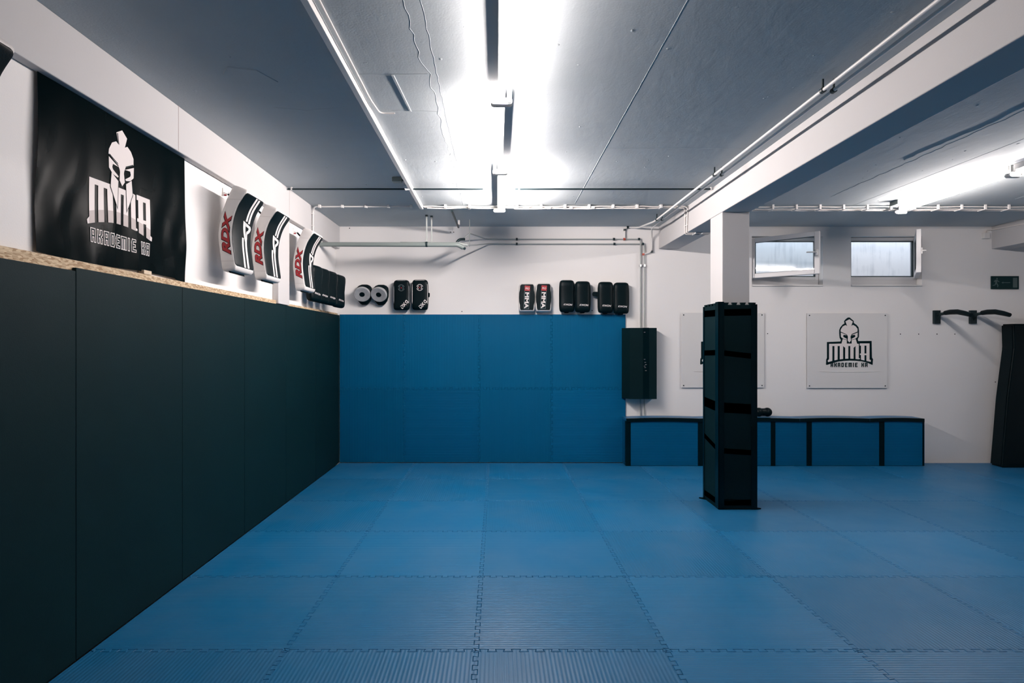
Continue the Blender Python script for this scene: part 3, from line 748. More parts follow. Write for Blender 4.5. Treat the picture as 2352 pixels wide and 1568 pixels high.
# ------------------------------------------------------------------ banner on the left wall
by0, by1, bz0, bz1 = 2.83, 4.185, 2.042, 2.893
def bdisp(y, z):
    s = (y - by0) / (by1 - by0); h = (bz1 - z) / (bz1 - bz0)
    f = .0045 * math.sin(9 * s + 3.5 * h + .6) * (.3 + h) + .0035 * math.sin(34 * s + 9 * h * h) * max(0, math.sin(3.1 * h)) * (.4 + .6 * math.sin(7 * s + 1)) + .0045 * math.sin(23 * s + 7 * h) * h + .003 * math.sin(41 * s - 5 * h + 1) * h * h
    return XL + .018 + f + .004 * math.sin(3 * h + 6 * s)
bm = bmesh.new(); nx, nz = 110, 70
g = [[None] * (nz + 1) for _ in range(nx + 1)]
for i in range(nx + 1):
    for j in range(nz + 1):
        s, h = i / nx, j / nz
        zl_ = bz0 - .008 * math.sin(s * 6.5) * (s < .96) + (.0 if s < .9 else -.006)
        y = by0 + (by1 - by0) * s + .006 * math.sin(h * 5) * (1 if s > .5 else -1) * abs(s - .5) * 2; z = zl_ + (bz1 - zl_) * h
        g[i][j] = bm.verts.new((bdisp(y, z), y, z))
for i in range(nx):
    for j in range(nz): bm.faces.new((g[i][j], g[i + 1][j], g[i + 1][j + 1], g[i][j + 1]))
geom = bmesh.ops.solidify(bm, geom=bm.faces[:], thickness=.0015)
bmesh.ops.recalc_face_normals(bm, faces=bm.faces[:])
t = thing('banner', (XL + .02, (by0 + by1) / 2, bz0), 'black vinyl banner with white helmet emblem hanging on the left wall', 'banner')
obj('vinyl_sheet', bm, VINYL, t, smooth=80)
by_c = 3.205; bz_c = 2.842
def bfn(off):
    def f(u, v):
        y = by_c + (u - 270) * U * 1.0; z = bz_c - (v - 145) * U * 1.03
        return Vector((bdisp(y, z) + off, y, z))
    return f
SUB = 30
GUARDL = [(618, 640), (722, 705), (700, 985), (598, 790)]
e = obj('emblem', flat([DOME, CHK, mir(CHK)] + [[p for p in q] for q in LETTERS[0:1]] + LETTERS[1:] + AA, bfn(.0026), SUB), PRINT, t)
low = []
for a, b in ((270, 355), (408, 490), (545, 630), (685, 765), (815, 900), (950, 1035), (1090, 1180), (1230, 1310)):
    low.append([(a, arc(a) - 125), (b, arc(b) - 125), (b, arc(b)), (a, arc(a))])
obj('emblem_shading', flat(low, bfn(.0030), SUB), PRINTG, e)
obj('guard_outline', flat([[(610, 640), (732, 700), (708, 1010), (586, 795)], mir([(610, 640), (732, 700), (708, 1010), (586, 795)])], bfn(.0034), SUB), DARKPRINT, e)
obj('cheek_guard', flat([GUARDL, mir(GUARDL)], bfn(.0038), SUB), PRINT, e)
obj('crest_line', flat([[(700, 205), (715, 200), (742, 312), (735, 315)], [(580, 455), (720, 515), (728, 530), (575, 466)], [(850, 515), (990, 455), (996, 466), (855, 527)]], bfn(.0034), SUB), DARKPRINT, e)
LT = 'AKADEMIE KA'
e = obj('lettering', flat(stroke_text(LT, 300, 1400, 46, 112, 52, 17), bfn(.0026), SUB), PRINT, t)
obj('letter_fill', flat(stroke_text(LT, 300, 1400, 46, 112, 52, 9), bfn(.0030), SUB), DARKPRINT, e)

# ------------------------------------------------------------------ curved kick shields
ZS = [2.183, 2.312, 2.44, 2.592, 2.697, 2.799]; XB = [-2.084, -2.10, -2.11, -2.084, -2.048, -2.000]
ZF = [2.193, 2.26, 2.41, 2.53, 2.65, 2.75]; XF = [-1.975, -1.985, -2.002, -1.993, -1.956, -1.893]
def interp(z, zs, xs):
    n = len(zs)
    if z <= zs[0]: i = 0
    elif z >= zs[-1]: i = n - 2
    else: i = max(k for k in range(n - 1) if zs[k] <= z)
    def sl(k):
        if k == 0: return (xs[1] - xs[0]) / (zs[1] - zs[0])
        if k == n - 1: return (xs[-1] - xs[-2]) / (zs[-1] - zs[-2])
        return (xs[k + 1] - xs[k - 1]) / (zs[k + 1] - zs[k - 1])
    h = zs[i + 1] - zs[i]; u = (z - zs[i]) / h
    if u < 0: return xs[0] + sl(0) * (z - zs[0])
    if u > 1: return xs[-1] + sl(n - 1) * (z - zs[-1])
    return (2 * u**3 - 3 * u**2 + 1) * xs[i] + (u**3 - 2 * u**2 + u) * h * sl(i) + (-2 * u**3 + 3 * u**2) * xs[i + 1] + (u**3 - u**2) * h * sl(i + 1)
XBf = lambda z: interp(z, ZS, XB)
XFf = lambda z: interp(z, ZF, XF)
def kick_shield(yA, label):
    W = .345; t = thing('kick_shield', (-2.05, yA + W / 2, 2.16), label, 'kick shield', 'curved striped kick shields on the left wall')
    n = 26
    def sec(k):  # slanted sections: back edge to front edge
        u = k / n; zb = 2.185 + (2.797 - 2.185) * u; zf = 2.195 + (2.750 - 2.195) * u
        return (XBf(zb), zb), (XFf(zf), zf)
    bm = bmesh.new(); rings = []
    NB = 5; r = .014
    for k in range(n + 1):
        (xb, zb), (xf, zf) = sec(k); b_ = Vector((xb, zb)); f_ = Vector((xf, zf)); ring = []
        def P(s, y): q = b_.lerp(f_, s); return (q.x, y, q.y)
        d = (f_ - b_).length; e_ = r / d
        ys0, ys1 = yA, yA + W
        for (s, y) in ((0 + e_ * .3, ys0 + .004), (0 + e_, ys0), (1 - e_, ys0), (1 - e_ * .3, ys0 + .004), (1, ys0 + r), (1, ys1 - r), (1 - e_ * .3, ys1 - .004), (1 - e_, ys1), (e_, ys1), (e_ * .3, ys1 - .004), (0, ys1 - r), (0, ys0 + r)):
            ring.append(bm.verts.new(P(s, y)))
        rings.append(ring)
    m_ = len(rings[0])
    for a, b in zip(rings, rings[1:]):
        for j in range(m_): bm.faces.new((a[j], a[(j + 1) % m_], b[(j + 1) % m_], b[j]))
    # rounded ends
    def cap(ring, dz, dx):
        cy = yA + W / 2; cx = sum(v.co.x for v in ring) / m_; cz = sum(v.co.z for v in ring) / m_
        cur = ring
        for k_, (sc, off) in enumerate(((.93, .5), (.80, .85), (.6, 1.0))):
            nr = [bm.verts.new((cx + (v.co.x - cx) * sc + dx * off, cy + (v.co.y - cy) * (1 - (1 - sc) * .35), cz + (v.co.z - cz) * sc + dz * off)) for v in ring]
            for j in range(m_): bm.faces.new((cur[j], cur[(j + 1) % m_], nr[(j + 1) % m_], nr[j]))
            cur = nr
        bm.faces.new(cur)
    cap(rings[0], -.032, 0.0); cap(rings[-1], .018, .012)
    bmesh.ops.recalc_face_normals(bm, faces=bm.faces[:])
    obj('pad_body', bm, WHITEPAD, t, smooth=50)
    def face_strip(u0, u1, z0, z1, off, nn=20, slant=0.0):
        q = bmesh.new(); rows = []
        for k in range(nn + 1):
            z = z0 + (z1 - z0) * k / nn; sh = slant * (k / nn)
            rows.append([q.verts.new((XFf(z) + off, yA + W * (u + sh), z)) for u in (u0, u1)])
        for a, b in zip(rows, rows[1:]): q.faces.new((a[0], a[1], b[1], b[0]))
        return q
    q = bmesh.new(); rows = []          # black striking face with rounded corners
    zz = [0, .002, .006, .012, .02]; zz = zz + [.02 + (.552 - .04) * k / 26 for k in range(1, 26)] + [.552 - k for k in reversed(zz)]
    for k in zz:
        z = 2.200 + k; h = min(1, min(k, .552 - k) / .022); ins = .022 * (1 - math.sqrt(max(0, 1 - (1 - h) ** 2)))
        rows.append([q.verts.new((XFf(z) + .0005 if u in (0, 1) else XFf(z) + .004, yA + .004 + ins + (W - .008 - 2 * ins) * u, z)) for u in (0, .03, .5, .97, 1)])
    for a, b in zip(rows, rows[1:]):
        for j in range(4): q.faces.new((a[j], a[j + 1], b[j + 1], b[j]))
    obj('striking_face', q, LEATHER, t, smooth=60)
    f2 = lambda off: (lambda u, v: Vector((XFf(v) + off, yA + W * u, v)))
    def bar(u0, u1, z0, z1, du=0.0, n_=14):
        return [(u0 + du * k / n_, z0 + (z1 - z0) * k / n_) for k in range(n_ + 1)] + [(u1 + du * k / n_, z0 + (z1 - z0) * k / n_) for k in range(n_, -1, -1)]
    for (u0, u1, z0, z1, du) in ((.56, .645, 2.572, 2.747, -.03), (.70, .79, 2.562, 2.745, -.03), (.44, .53, 2.203, 2.44, .05), (.62, .72, 2.203, 2.44, .03)):
        q = face_strip(u0, u1, z0, z1, .0052, 20, du); obj('stripe', q, PRINT, t)
    e = obj('face_logo', flat([[(.44, 2.568), (.58, 2.560), (.60, 2.53), (.64, 2.49), (.68, 2.45), (.715, 2.41), (.70, 2.37), (.66, 2.40), (.60, 2.44), (.54, 2.48), (.49, 2.52)]], f2(.0062), .03), WHITEPAD, t)
    obj('logo_loop', flat([[(.60, 2.560), (.86, 2.545), (.91, 2.528), (.87, 2.502), (.78, 2.484), (.745, 2.48), (.755, 2.44), (.735, 2.42), (.70, 2.44), (.68, 2.475), (.69, 2.498), (.76, 2.507), (.79, 2.520), (.775, 2.530), (.615, 2.536)]], f2(.0056), .03), PRINT, e)
    # lettering on the side, reading upwards
    def side(off):
        def f(s, v):
            z = 2.445 + s; c = (XBf(z) + XFf(z)) / 2
            return Vector((c + .004 - v, yA - off, z))
        return f
    e = obj('lettering', text_bm('RDX', .335, .066, side(.0012), shear=.30, offset=.075), DARKPRINT, t)
    obj('letter_face', text_bm('RDX', .322, .058, side(.002), shear=.30, offset=.045), PRINTRED, e)
    # stitched seams, bottom strap, hanging strap and hook
    for z in (2.23, 2.70):
        q = bmesh.new(); sweep(q, [(XBf(z) + .004, yA - .0005, z + .002), (XFf(z) - .004, yA - .0005, z - (.004 if z > 2.5 else -.003))], .0009, 6); obj('side_seam', q, PRINTG, t)
    q = bmesh.new(); prism(q, [(-2.050, yA + .004, 2.182), (-2.032, yA + .004, 2.182), (-2.022, yA + .03, 2.146), (-2.034, yA + .03, 2.146)], (0, .25, 0), .001); obj('bottom_strap', q, LEATHER, t)
    yh = yA + .26
    st = obj('hanging_strap', tube(bend([(XBf(2.66) - .002, yh - .06, 2.66), (XBf(2.70) - .02, yh - .03, 2.72), (XL + .045, yh, 2.80)], .03), .009, 8), LEATHER, t)
    hk = bmesh.new(); box(hk, XL + .001, XL + .008, yh - .012, yh + .012, 2.79, 2.85, .001); sweep(hk, [(XL + .005, yh, 2.815), (XL + .045, yh, 2.80), (XL + .05, yh, 2.82)], .005, 8)
    obj('wall_hook', hk, PLASTIC, t); obj('hook_tip', B(XL + .012, XL + .03, yh - .006, yh + .006, 2.788, 2.80), PRINTRED, t)
    return t
kick_shield(4.54, 'white and black striped kick shield on the left wall, closest to the banner')
kick_shield(5.16, 'white and black striped kick shield on the left wall, middle of the three')
kick_shield(6.20, 'white and black striped kick shield on the left wall, beyond the shallow pilaster')
kick_shield(2.02, 'dark corner of a kick shield at the top left edge of the photo')

# ------------------------------------------------------------------ striking pads
def soft_pad(w, h, th, label_fn=None, ex=4.0, lean=.015, kind='k'):
    """returns sections for a pad standing at the origin: x width, y thickness (front is -y), z height"""
    S = []
    prof = [(0, .70, .35), (.015, .84, .62), (.04, .92, .82), (.09, .97, .95), (.2, 1, 1), (.5, 1, 1), (.8, .99, .98), (.91, .95, .9), (.96, .88, .72), (.985, .76, .5), (1, .58, .25)]
    for u, a, b in prof:
        S.append((0, h * u, w / 2 * a, th / 2 * b, ex, -lean * math.cos(u * math.pi * 2) * .5))
    return S
def place_pad(name, px0, px1, py0, py1, label, group, th=.10, rot=0.0, tilt=0.0, style='kwon', Y=None, dim=False, strap=0):
    Yf = Y if Y else YB - th - .02
    a = at(px0, py1, Yf); b = at(px1, py0, Yf); w = b.x - a.x; h = b.z - a.z; cx = (a.x + b.x) / 2
    t = thing(name, (cx, YB - .01, a.z), label, 'striking pad', group)
    cy = YB - th / 2 - .025
    M = Matrix.Translation((cx, cy, a.z)) @ Matrix.Rotation(rot, 4, 'Z') @ Matrix.Rotation(tilt, 4, 'Y')
    mp = lambda p: M @ p
    fr = lambda x, z, off: M @ Vector((x, -th / 2 - off, z))
    S = soft_pad(w, h, th, ex=4.5 if style != 'kwon' else 3.1)
    if style == 'mma':
        obj('pad_body', loft(S, 32, mp), WHITEPAD if not dim else GREYPAD, t, smooth=50)
        wv = lambda u: 1.0 if .3 < u < .68 else .86
        q = bmesh.new(); pts = []
        prof = [(-.78, .06), (.78, .06), (.86, .12), (.88, .24), (.97, .34), (1.0, .5), (.97, .66), (.9, .74), (.88, .9), (.78, .955), (-.70, .955), (-.84, .91), (-.88, .76), (-.97, .66), (-1., .5), (-.97, .34), (-.88, .24), (-.86, .12)]
        prism(q, [fr(x * w / 2 * .95, z * h, -.02) for x, z in prof], M.to_3x3() @ Vector((0, -.03, 0)), .004); obj('striking_face', q, LEATHER, t, smooth=40)
        # vertical print, tilted a little
        Mt = Matrix.Rotation(R(-3), 2)
        def f(off):
            def g(s, v):
                q2 = Mt @ Vector((v, -s)); return fr(q2.x, q2.y + h * .5, .010 + off)
            return g
        e = obj('print_frame', flat([[(-.155, -.036), (.155, -.036), (.155, .036), (-.155, .036)]], f(.0012)), PRINTDIM, t)
        obj('print_ground', flat([[(-.150, -.031), (.150, -.031), (.150, .031), (-.150, .031)]], f(.0018)), DARKPRINT, e)
        g0 = f(.0026)
        obj('lettering', text_bm('MMA', .215, .054, lambda s, v: g0(s + .042, v), offset=.035), PRINT, e)
        obj('red_badge', flat([[(-.155, -.036), (-.085, -.036), (-.085, .036), (-.155, .036)]], f(.0024)), PRINTRED, e)
        g1 = f(.0032)
        obj('badge_lettering', text_bm('PRO', .055, .026, lambda s, v: fr(*( (Mt @ Vector((s, v + .118)))[:] [0:1]), (Mt @ Vector((s, v + .118)))[1] + h * .5, .0145), shear=.2, offset=.01), PRINT, e)
    elif style == 'rdx':
        obj('pad_body', loft(S, 32, mp), LEATHER, t, smooth=50)
        q = bmesh.new(); rr = [fr(w / 2 * .93 * math.copysign(abs(math.cos(k)) ** .42, math.cos(k)), h * .5 + h * .47 * math.copysign(abs(math.sin(k)) ** .42, math.sin(k)), -.012) for k in [2 * math.pi * i / 48 for i in range(48)]]
        sweep(q, rr + [rr[0]], .0035, 6, cap=False); obj('piping', q, WHITEPAD if not dim else GREYPAD, t)
        pm = PRINTDIM if dim else PRINT
        ring = []
        cz = h * .735
        def arcseg(r0, r1, a0, a1):
            k = 12; o_ = [(r1 * math.cos(R(a0 + (a1 - a0) * i / k)), r1 * math.sin(R(a0 + (a1 - a0) * i / k))) for i in range(k + 1)]
            i_ = [(r0 * math.cos(R(a1 - (a1 - a0) * i / k)), r0 * math.sin(R(a1 - (a1 - a0) * i / k))) for i in range(k + 1)]
            return o_ + i_
        e = obj('round_emblem', flat([arcseg(.038, .044, 15, 165), arcseg(.038, .044, 195, 345), arcseg(.023, .029, -60, 60), arcseg(.023, .029, 120, 240)], lambda u, v: fr(u, v + cz, .003)), pm, t)
        obj('emblem_dot', flat([[(.008 * math.cos(R(k * 45)), .008 * math.sin(R(k * 45))) for k in range(8)]], lambda u, v: fr(u, v + cz, .0032)), PRINTRED, e)
        Mt = Matrix.Rotation(R(48), 2)
        def f(s, v):
            q2 = Mt @ Vector((s, v)); return fr(w * .22 + q2.x, h * .205 + q2.y, .0035)
        # the maker's name runs upside down, so the last letter is seen first
        f3 = lambda s, v: f(-s, -v)
        obj('lettering', text_bm('DX', .085, .048, lambda s, v: f(s - .030, v), offset=.03), PRINT, t)
        obj('lettering', text_bm('D', .036, .046, lambda s, v: f(-s + .036, -v), offset=.03), PRINT, t)
    else:
        obj('pad_body', loft(S, 32, mp), LEATHER, t, smooth=60)
        q = bmesh.new(); rr = [fr(w / 2 * .97 * math.copysign(abs(math.cos(k)) ** .5, math.cos(k)), h * .5 + h * .485 * math.copysign(abs(math.sin(k)) ** .45, math.sin(k)), -.03) for k in [2 * math.pi * i / 48 for i in range(48)]]
        sweep(q, rr + [rr[0]], .004, 6, cap=False); obj('piping', q, LEATHER, t)
        Mt = Matrix.Rotation(R(-4), 2)
        obj('lettering', text_bm('KWON', w * .58, .025, lambda s, v: fr(s + (.01 if rot == 0 else 0), h * .225 + v - s * .05, .004), shear=.35, offset=.015), PRINT, t)
        q = bmesh.new(); prism(q, [fr(x * w, z * h, -.05) for x, z in ((-.25, .02), (.2, .02), (.1, -.03), (-.12, -.035))], M.to_3x3() @ Vector((0, .03, 0)), .004); obj('forearm_strap', q, LEATHER, t)
    if strap:
        q = bmesh.new(); z = h * (.60 if strap < 0 else .45); x = strap * w / 2
        if strap < 0: prism(q, [fr(x - .060 , z - .025, -.05), fr(x + .02, z - .035, -.05), fr(x + .02, z + .035, -.05), fr(x - .055, z + .035, -.05), fr(x - .072, z + .018, -.05), fr(x - .072, z - .010, -.05)], M.to_3x3() @ Vector((0, .012, 0)), .003)
        else: prism(q, [fr(x - .02, z - .02, -.05), fr(x + .018, z - .006, -.05), fr(x + .020, z + .045, -.05), fr(x - .02, z + .06, -.05)], M.to_3x3() @ Vector((0, .012, 0)), .003)
        obj('strap', q, LEATHER, t)
    q = bmesh.new(); disc(q, (cx, YB - .0005, a.z + h * .8), (0, -1, 0), .006, .05, 8); obj('nail', q, STEEL, t)
    return t
GB = 'striking pads on the back wall'
place_pad('striking_pad', 903, 940.5, 642.5, 712, 'black pad with faded ring emblem and white piping, right of the round mitts', 'ring emblem pads', style='rdx', dim=True, th=.09)
place_pad('striking_pad', 945.5, 983, 641.5, 711.5, 'black pad with bright ring emblem and a strap tab on its right side', 'ring emblem pads', style='rdx', th=.10, strap=1)
place_pad('striking_pad', 1191, 1229, 650, 715.5, 'black pad with white rim and red badge, left one of its pair', 'red badge pads', style='mma', th=.10)
place_pad('striking_pad', 1229.8, 1267, 649, 715.5, 'black pad with white rim and red badge, right one of its pair', 'red badge pads', style='mma', th=.10)
place_pad('striking_pad', 1285, 1320.5, 642.5, 716, 'plain black pad just right of the red badge pads, tallest in its pair', 'plain black pads', th=.11)
place_pad('striking_pad', 1321.5, 1357.5, 645, 716.5, 'plain black pad overlapping the right side of its twin beside the red badge pads', 'plain black pads', th=.14)
place_pad('striking_pad', 1374, 1409.5, 646.5, 718, 'plain black pad with a strap tongue sticking out to its left', 'plain black pads', th=.11, strap=-1)
place_pad('striking_pad', 1410, 1446, 648, 720, 'rightmost plain black pad on the back wall, next to the pipes', 'plain black pads', th=.11)

# the fanned plain pads on the left wall
def left_pad(y, label, first=None, th=.10, w=.20, h=.41, z=2.10, x=-2.0, rot=R(68)):
    t = thing('striking_pad', (x, y, z), label, 'striking pad', 'plain black pads on the left wall')
    M = Matrix.Translation((x, y, z)) @ Matrix.Rotation(rot, 4, 'Z') @ Matrix.Rotation(R(4), 4, 'Y')
    fr = lambda a, c, off: M @ Vector((a, -th / 2 - off, c))
    obj('pad_body', loft(soft_pad(w, h, th, ex=4), 32, lambda p: M @ p), LEATHER, t, smooth=60)
    obj('lettering', text_bm('KWON', w * .50, .022, lambda s, v: fr(s, h * .215 + v - s * .1, .004), shear=.35, offset=.015), PRINT, t)
    q = bmesh.new(); prism(q, [fr(-.03, h * .92, -.06), fr(.03, h * .92, -.06), fr(.02, h * 1.0, -.06), fr(-.02, h * 1.0, -.06)], M.to_3x3() @ Vector((0, .04, 0)), .003); obj('hanging_loop', q, LEATHER, t)
    obj('hook', tube([(XL - .001, y + .03, z + h * .93), (x, y + .01, z + h * .93)], .006, 8), STEEL, t)
    return t
LP = [(6.80, -2.075, 2.085, 'plain black pad on the left wall, directly behind the third striped shield'),
      (7.02, -2.055, 2.08, 'plain black pad on the left wall, second of the fanned four'),
      (7.26, -2.03, 2.075, 'plain black pad on the left wall, third of the fanned four'),
      (7.50, -1.99, 2.06, 'plain black pad in front of the left corner, last of the fanned four')]
for y, x, z, lb in LP: left_pad(y, lb, x=x, z=z)

# round focus mitts
def mitt(px, py, label, side):
    c = at(px, py, YB - .13); t = thing('focus_mitt', (c.x, YB, c.z - .13), label, 'focus mitt', 'round focus mitts')
    # tapering cuff and back
    S = [(0, -.135, .035, .03, 2.4, .04), (0, -.12, .055, .045, 2.4, .035), (0, -.08, .085, .06, 2.4, .03), (0, -.02, .103, .07, 2.3, .02), (0, .05, .106, .065, 2.2, .02), (0, .10, .098, .055, 2.2, .03), (0, .125, .075, .04, 2.2, .035), (0, .14, .04, .025, 2.2, .04)]
    obj('mitt_body', loft(S, 28, lambda p: Vector((c.x + p.x + .012, YB - .075 + p.y * .8, c.z + p.z))), LEATHER, t, smooth=60)
    M = Matrix.Translation((c.x, YB - .135, c.z + .004)) @ Matrix.Rotation(R(28), 4, 'X') @ Matrix.Rotation(side * R(-6), 4, 'Z')
    def ringpt(r, y, a): return M @ Vector((r * math.cos(a), y, r * math.sin(a) * .94))
    bm = bmesh.new(); prof = [(.106, .02), (.112, .0), (.110, -.015), (.102, -.024), (.064, -.020), (.033, -.014)]
    n = 36; rings = [[bm.verts.new(ringpt(r, y, 2 * math.pi * j / n)) for j in range(n)] for r, y in prof]
    for a, b in zip(rings, rings[1:]):
        for j in range(n): bm.faces.new((a[j], a[(j + 1) % n], b[(j + 1) % n], b[j]))
    bm.faces.new(rings[-1]); bmesh.ops.recalc_face_normals(bm, faces=bm.faces[:])
    obj('mitt_face', bm, GREYPAD, t, smooth=50)
    bm = bmesh.new(); rings = [[bm.verts.new(ringpt(r, y, 2 * math.pi * j / n)) for j in range(n)] for r, y in ((.036, -.0145), (.032, -.019), (.018, -.0175))]
    for a, b in zip(rings, rings[1:]):
        for j in range(n): bm.faces.new((a[j], a[(j + 1) % n], b[(j + 1) % n], b[j]))
    bm.faces.new(rings[-1]); bmesh.ops.recalc_face_normals(bm, faces=bm.faces[:])
    obj('target_spot', bm, LEATHER, t, smooth=50)
mitt(832, 676, 'round grey focus mitt with black centre, left one of the pair', -1)
mitt(870.5, 676.5, 'round grey focus mitt with black centre, right one of the pair', 1)

# ------------------------------------------------------------------ padded pillar wrap
px0, px1, py0, py1 = 2.152, 2.518, 5.82, 6.245; zt = 1.985
t = thing('pillar_padding', ((px0 + px1) / 2, (py0 + py1) / 2, 0), 'black taped foam padding wrapped around the concrete pillar', 'pillar padding')
def toothed(a0, a1, n, z, h=.022):
    p = (a1 - a0) / n; out = []
    for i in range(n):
        s = a0 + p * (i + .5)
        out += [(s - p * .20, z), (s - p * .32, z + h), (s + p * .32, z + h), (s + p * .20, z)]
    return out
th = .028
def panel(pts2, fn, vec): 
    b_ = bmesh.new(); prism(b_, [fn(a, b) for a, b in pts2], vec); return b_
for k, (a0, a1, fn, vec, n) in enumerate(((px0 + .03, px1 - .005, lambda a, z: (a, py0 + .01 * math.sin(z * 9) * .3, z), (0, th, 0), 4), (py0, py1, lambda a, z: (px0, a, z), (th, 0, 0), 5),
        (px0, px1, lambda a, z: (a, py1 - th, z), (0, th, 0), 4), (py0, py1, lambda a, z: (px1 - th, a, z), (th, 0, 0), 5))):
    tp = toothed(a0, a1, n, zt)
    obj('foam_panel', panel([(a0, .002), (a1, .002), (a1, zt)] + list(reversed(tp)) + [(a0, zt)], fn, vec), BLACKFOAM, t)
def band(z0a, z0b, wdt, n_='tape_band'):
    e = .003; q = bmesh.new()
    # z at left-back, left-front, right-front, right-back corners
    cs = [(px0 - e, py1 + e, z0a), (px0 - e, py0 - e, z0b[0]), (px1 + e, py0 - e, z0b[1]), (px1 + e, py1 + e, z0b[1])]
    vs = [(q.verts.new((x, y, z - wdt / 2)), q.verts.new((x, y, z + wdt / 2))) for x, y, z in cs]
    for i in range(4):
        a, b = vs[i], vs[(i + 1) % 4]; q.faces.new((a[0], b[0], b[1], a[1]))
    bmesh.ops.solidify(q, geom=q.faces[:], thickness=.002); obj(n_, q, TAPE, t)
zf = lambda py: EYE + (VY - py) * py0 / F
band(zf(716), (zf(718), zf(716)), .065); band(zf(812), (zf(809), zf(819)), .052); band(zf(930), (zf(935), zf(940)), .095)
band(zf(1012), (zf(1034), zf(1040)), .050); band(.07, (.07, .07), .055)
for (xa, xb, ya_, yb_, name) in ((px0 - .006, px0 + .050, py0 - .006, py0 - .001, 'corner_tape'), (px0 - .006, px0 - .001, py0 - .006, py0 + .08, 'corner_tape'), (px1 - .052, px1 + .006, py0 - .006, py0 - .001, 'corner_tape'), (px0 - .006, px0 - .001, py1 - .03, py1 + .006, 'corner_tape')):
    obj(name, B(xa, xb, ya_, yb_, .004, zt + (.03 if xa < 2.2 and ya_ < 5.9 else .005), bev=.0008), TAPE, t)
q = bmesh.new()
for (sx, sy, cx, cy) in ((-1, 1, px0, py1), (1, -1, px1, py0)):
    q = bmesh.new(); prism(q, [(cx, cy, .001), (cx + sx * .05, cy - sy * .01 if sx > 0 else cy, .001), (cx, cy + (-.06 if sx < 0 else .06), .001)], (0, 0, .012), .001); obj('tape_flap', q, TAPE, t)
q = bmesh.new(); sweep(q, [(2.20, py0 - .004, .10), (2.26, py0 - .007, .112), (2.32, py0 - .004, .095), (2.28, py0 - .007, .088), (2.21, py0 - .004, .092)], .002, 6); obj('loose_tape', q, TAPE, t)

# ------------------------------------------------------------------ padding box around the wall pipes
t = thing('pipe_padding', (1.91, YB, .873), 'black foam padding around the wall pipes between blue mats and plates', 'padding')
foot = [(1.690, 8.122), (1.772, 7.985), (2.128, 7.985), (2.128, 8.14), (2.10, 8.14), (2.10, 8.012), (1.785, 8.012), (1.715, 8.127)]
q = bmesh.new(); prism(q, [(x, y, .873) for x, y in foot], (0, 0, .947), .002); obj('foam_shell', q, BLACKFOAM, t)
obj('tape_strip', B(1.945, 2.025, 7.982, 7.985, .874, 1.822, bev=.0008), TAPE, t)
q = bmesh.new()
for k, z in enumerate((1.40, 1.36, 1.33, 1.31, 1.29, 1.25, 1.76)): box(q, 1.955 + .008 * (k % 3), 1.975 + .009 * (k % 3), 7.980, 7.9815, z, z + .004)
obj('tape_wear', q, PRINTG, t)

# ------------------------------------------------------------------ padded bench along the back wall
yb0, bzt = 7.90, .628
t = thing('padded_bench', (3.65, 8.02, 0), 'long low blue padded bench with black taped edges along the back wall', 'bench')
bx0, bx1 = 1.70, 5.62
obj('core', B(bx0 + .02, bx1 - .02, yb0 + .02, 8.125, .004, bzt - .03), BLACKFOAM, t)
FS = [(1.765, 2.645), (2.735, 3.62), (3.665, 4.075), (4.14, 5.03), (5.10, 5.60)]
for a, b in FS: obj('front_mat', B(a - .04, b + .03, yb0, yb0 + .02, .004, bzt - .03, bev=.003), BLUE[2], t)
TS = [(bx0, 2.66), (2.662, 3.98), (3.982, 4.9), (4.902, bx1)]
for k, (a, b) in enumerate(TS):
    q = bmesh.new(); n = 12; rows = []
    for i in range(n + 1):
        x = a + (b - a) * i / n; z = bzt - .004 + .010 * math.sin(math.pi * i / n)
        rows.append([q.verts.new(p) for p in ((x, yb0 - .012, z - .028), (x, yb0 - .012, z), (x, 8.125, z + .003), (x, 8.125, z - .028))])
    for r0, r1 in zip(rows, rows[1:]):
        for j in range(4): q.faces.new((r0[j], r0[(j + 1) % 4], r1[(j + 1) % 4], r1[j]))
    q.faces.new(rows[0]); q.faces.new(rows[-1]); bmesh.ops.recalc_face_normals(q, faces=q.faces[:])
    obj('top_mat', q, BLUE[0], t)
    q = bmesh.new(); rows = []
    for i in range(n + 1):
        x = a + (b - a) * i / n; z = bzt - .004 + .010 * math.sin(math.pi * i / n)
        rows.append([q.verts.new(p) for p in ((x, yb0 - .014, z - .045), (x, yb0 - .014, z + .001), (x, yb0 + .018, z + .002))])
    for r0, r1 in zip(rows, rows[1:]):
        for j in range(2): q.faces.new((r0[j], r0[j + 1], r1[j + 1], r1[j]))
    obj('edge_tape', q, TAPE, t)
for a, b in ((1.700, 1.762), (2.645, 2.735), (3.605, 3.665), (4.075, 4.145), (5.03, 5.10), (5.60, 5.622)):
    obj('tape_strip', B(a, b, yb0 - .004, yb0 - .0005, .004, bzt - .04, bev=.0008), TAPE, t)
obj('end_tape', B(bx0 - .004, bx0, yb0 - .004, yb0 + .05, .004, bzt - .03), TAPE, t)
obj('end_mat', B(bx0, bx0 + .02, yb0, 8.125, .004, bzt - .03), BLUE[2], t)
obj('end_mat', B(bx1 - .02, bx1, yb0, 8.125, .004, bzt - .03), BLUE[2], t)

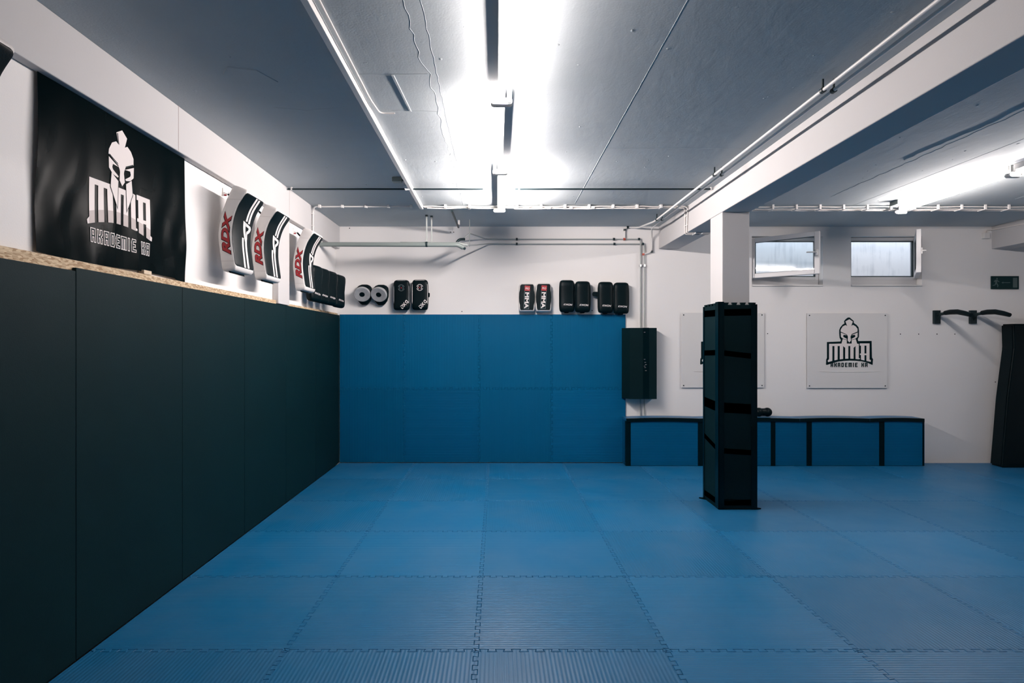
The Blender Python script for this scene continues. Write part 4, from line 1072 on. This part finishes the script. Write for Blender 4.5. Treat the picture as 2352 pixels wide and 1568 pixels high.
# double ball roller on the bench beside the pillar padding
t = thing('massage_roller', (3.50, 8.0, .64), 'small black double ball roller on the bench right of the pillar padding', 'roller')
yk = 8.02; rr = .060; xA = at(1762.5, 0, yk).x; xB = at(1743, 0, yk).x
for x in (xA, xB):
    q = bmesh.new(); bmesh.ops.create_uvsphere(q, u_segments=24, v_segments=16, radius=rr)
    for v in q.verts: v.co += Vector((x, yk, bzt + .008 + rr))
    obj('ball', q, LEATHER, t, smooth=60)
q = bmesh.new(); sweep(q, [(xA, yk, bzt + .008 + rr), (xB, yk, bzt + .008 + rr)], .051, 16); obj('core', q, LEATHER, t)

# ------------------------------------------------------------------ dip bars on the back wall
def dip(px, label):
    c = at(px, 728, YB); t = thing('dip_bar', (c.x, YB, c.z), label, 'exercise bar', 'wall mounted dip bars')
    obj('wall_plate', B(c.x - .045, c.x + .045, YB - .035, YB - .001, c.z - .09, c.z + .09, bev=.004), DMETAL, t)
    P0 = Vector((c.x + .01, YB - .03, c.z + .03))
    obj('arm', tube([P0, P0 + Vector((.01, -.18, .022))], .020, 12), DMETAL, t)
    pts = [P0 + Vector((.01, -.12, .02)), P0 + Vector((.012, -.20, .026)), P0 + Vector((.012, -.33, .022)), P0 + Vector((.015, -.45, -.004)), P0 + Vector((.02, -.54, -.03))]
    obj('foam_grip', tube(pts, [.030, .034, .034, .032, .026], 12), LEATHER, t, smooth=60)
    q = bmesh.new(); prism(q, [(c.x - .004, YB - .03, c.z + .03), (c.x - .004, YB - .12, c.z + .04), (c.x - .004, YB - .03, c.z - .05)], (.008, 0, 0)); obj('gusset', q, DMETAL, t)
    return t
dip(2149, 'black wall mounted dip bar with foam grip, the left one')
dip(2232, 'black wall mounted dip bar with foam grip, the right one')

# ------------------------------------------------------------------ escape sign
a = at(2275, 664, YB); b = at(2338, 634, YB)
t = thing('exit_sign', ((a.x + b.x) / 2, YB, a.z), 'dark green escape route sign with running figure under the right beam', 'sign')
obj('sign_board', B(a.x, b.x, YB - .016, YB - .001, a.z, b.z, bev=.002), SIGNG, t)
w = b.x - a.x; h = b.z - a.z
sf = lambda u, v: Vector((a.x + u * w, YB - .0168, a.z + v * h))
obj('door_symbol', flat([[(.78, .12), (.94, .12), (.94, .86), (.78, .86)]], sf), SIGNW, t)
man = [[(.20 + .028 * math.cos(R(k * 45)), .80 + .07 * math.sin(R(k * 45))) for k in range(8)], [(.13, .70), (.22, .72), (.20, .45), (.14, .45)], [(.21, .70), (.29, .58), (.28, .53), (.20, .62)], [(.13, .70), (.08, .56), (.10, .53), (.16, .64)],
       [(.15, .48), (.20, .46), (.25, .32), (.24, .14), (.21, .14), (.21, .30)], [(.14, .48), (.19, .42), (.13, .28), (.04, .26), (.04, .31), (.11, .33)]]
obj('running_figure', flat(man, sf), SIGNW, t)
obj('arrow', flat([[(.42, .47), (.68, .47), (.68, .52), (.42, .52)], [(.36, .495), (.43, .42), (.43, .57)]], sf), SIGNW, t)

# ------------------------------------------------------------------ dark crash mat at the right edge
t = thing('crash_mat', (7.3, 7.9, 0), 'large dark crash mat leaning on the back wall at the right edge', 'crash mat')
q = bmesh.new(); prism(q, [(6.46, 7.80, .004), (8.15, 7.80, .004), (8.15, 7.86, 1.87), (6.66, 7.86, 1.87), (6.66, 7.85, 1.55), (6.56, 7.83, .9)], (0, .20, 0), .02, 3); obj('mat_cover', q, LEATHER, t)
t.location.x += .10
q = bmesh.new(); prism(q, [(6.46, 7.793, .004), (7.95, 7.793, .004), (7.95, 7.793, .05), (6.465, 7.793, .05)], (0, .006, 0)); obj('cover_seam', q, TAPE, t)
for z in (.7, 1.4):
    q = bmesh.new(); sweep(q, bend([(7.0, 7.83, z), (7.0, 7.79, z), (7.2, 7.79, z), (7.2, 7.83, z)], .02), .009, 8); obj('carry_handle', q, TAPE, t)
